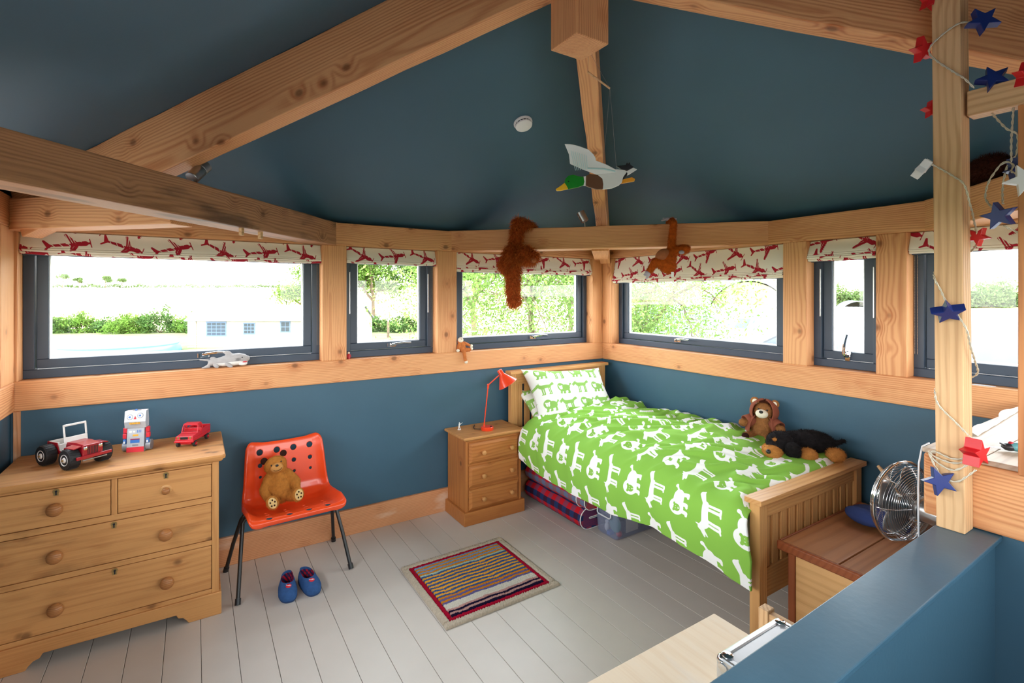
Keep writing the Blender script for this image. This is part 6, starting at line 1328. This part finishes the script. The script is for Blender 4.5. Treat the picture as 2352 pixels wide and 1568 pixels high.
for x0, x1, z0, z1, nx, nz in ((1.65, 3.22, 1.02, 2.12, 4, 4), (4.76, 5.64, 1.18, 2.04, 3, 3), (7.87, 8.6, 1.34, 2.16, 2, 2)):
    w = MB().box(x0-.07, x1+.07, -.05, -.02, z0-.07, z1+.07).build('window', M['shedfr'], sh); pw, ph = (x1-x0)/nx, (z1-z0)/nz
    for i in range(nx):
        for j in range(nz): MB().box(x0+i*pw+.03, x0+(i+1)*pw-.03, -.06, -.045, z0+j*ph+.03, z0+(j+1)*ph-.03).build('pane', M['shedwin'], w)
MB().tube([(.7, -.08, 0), (.7, -.08, He)], .05, 8).build('downpipe', M['shedw'], sh); MB().box(-.15, Ls+.15, -.26, -.18, He-.08, He).build('gutter', M['shedr'], sh)
# pool
pl = thing('paddling_pool', 'large round blue inflatable pool on the lawn', 'pool', far(38.2, -30)); pr_ = 3.75
MB().lathe([(pr_+.15, 0), (pr_+.22, .15), (pr_+.05, .62), (pr_-.05, .66), (pr_-.1, .3), (pr_-.1, .05)], 48, None, False).build('wall', M['poolb'], pl, 60); MB().tube([((pr_-.05)*math.cos(2*math.pi*k/56), (pr_-.05)*math.sin(2*math.pi*k/56), .74) for k in range(56)], .16, 10, closed=True).build('rim', M['poolr'], pl, 180); MB().prism([((pr_-.1)*math.cos(2*math.pi*k/48), (pr_-.1)*math.sin(2*math.pi*k/48)) for k in range(48)], .45, .66).build('water', M['water'], pl)
# swing frame
sw = thing('garden_swing', 'white garden swing frame on the lawn under the ash tree', 'swing', far(33, -2.9), R(-20))
for s in (-1, 1): MB().tube([(s*.9-.0, -.7, 0), (s*.9, 0, 2.0), (s*.9, .7, 0)], .035, 8).build('side_frame', M['white'], sw, 60)
MB().tube([(-.95, 0, 2.0), (.95, 0, 2.0)], .035, 8).build('top_bar', M['white'], sw, 60); MB().box(-.22, .22, -.09, .09, .45, .48).build('seat', M['white'], sw); MB().tube([(-.2, 0, .47), (-.2, 0, 2)], .01, 5).tube([(.2, 0, .47), (.2, 0, 2)], .01, 5).build('ropes', M['white'], sw)
ps = thing('fence_post', 'short weathered post on the lawn beyond the shed gable', 'post', far(52, -12.9)); MB().lathe([(.14, 0), (.13, 1.6), (.09, 1.68), (.01, 1.7)], 10).build('stump', M['bark'], ps, 40)
kn = thing('playhouse', 'small playhouse with pale gabled roof beyond the corner window', 'playhouse', far(30, 2.9), R(-60)); MB().box(-.9, .9, -.8, .8, 0, 1.4).build('wall', M['slate'], kn)
for s in (-1, 1): MB().prism([(0, 2.05), (s*1.05, 1.3), (s*1.05, 1.4), (0, 2.15)], -1, 1, YZ).build('roof', M['white'], kn)

# curved iron huts with axes along world y
def hut(x, y0, y1, r_, zb, lab, mat, corr=.32, gmat=None, rotz=None, loc=None, open_=False):
    t = thing('iron_hut', lab, 'hut', loc or (x, (y0+y1)/2, zb), rotz or 0, 'curved iron huts'); L = (y1-y0)/2; n = int(2*L/(corr/2)); rings = []
    na = 22
    for k in range(n+1):
        y = -L+2*L*k/n; d = .05*(k % 2); rings.append([((r_+d)*math.cos(math.pi*i/na), y, (r_+d)*math.sin(math.pi*i/na)) for i in range(na+1)])
    o = MB().loft(rings, False, False).build('roof', M[mat], t, 50); s = o.modifiers.new('thick', 'SOLIDIFY'); s.thickness = .05; s.offset = -1
    arc = [(r_*.97*math.cos(math.pi*i/na), r_*.97*math.sin(math.pi*i/na)) for i in range(na+1)]
    for e in (-1, 1):
        if open_ and e < 0: continue
        MB().prism(arc, -.05, .05, Matrix.Translation((0, e*(L-.3), 0)) @ XZ).build('gable', M[gmat or 'slate'], t)
    return t
hut(31.6, -14, 25.5, 3.0, -2.8, 'nearest grey corrugated hut with a rooflight above the bed window', 'tin_roof')
hut(44, -40, 40, 4.6, -4.0, 'second long curved iron hut behind the nearest one', 'tin_roof2')
hut(0, -9, 9, 6.75, -2.5, 'tall cream hut with an arched olive gable showing above the others', 'shedr', .5, 'gable', R(-50), far(96, 44.2, -2.6))
t = hut(0, -6, 6, 2.3, -1.6, 'open ended curved hut with a dark mouth in the narrow window', 'tin_roof2', .4, 'slate', R(-62), far(75, 51.5, -1.6), True)
# rooflight and low lean-to in front of the nearest hut
rl = thing('rooflight', 'pale framed rooflight on the nearest curved hut', 'rooflight', (29.6, 19.2, -.52), rot=(0, R(-48), 0)); MB().box(-.9, .9, -.55, .55, -.05, .06).build('frame', M['white'], rl); MB().box(-.75, .75, -.42, .42, .05, .08).build('pane', M['shedwin'], rl)
ob = thing('lean_to', 'low grey lean-to with white wall beside the nearest curved hut', 'outbuilding', (24.4, 20.4, GZ), 0)
MB().box(-1.0, 2.2, -5.0, 5.2, 0, 1.55).build('wall', M['shedw'], ob); MB().prism([(-1.3, 1.45), (2.9, 2.35), (2.9, 2.45), (-1.3, 1.55)], -5.2, 5.4, XZ).build('roof', M['slate'], ob)
for y0 in (1.2, 2.9, 4.0): w = MB().box(-1.05, -.98, y0, y0+.9, .75, 1.4).build('window', M['white'], ob); MB().box(-1.07, -1.04, y0+.06, y0+.84, .8, 1.35).build('pane', M['shedwin'], w)
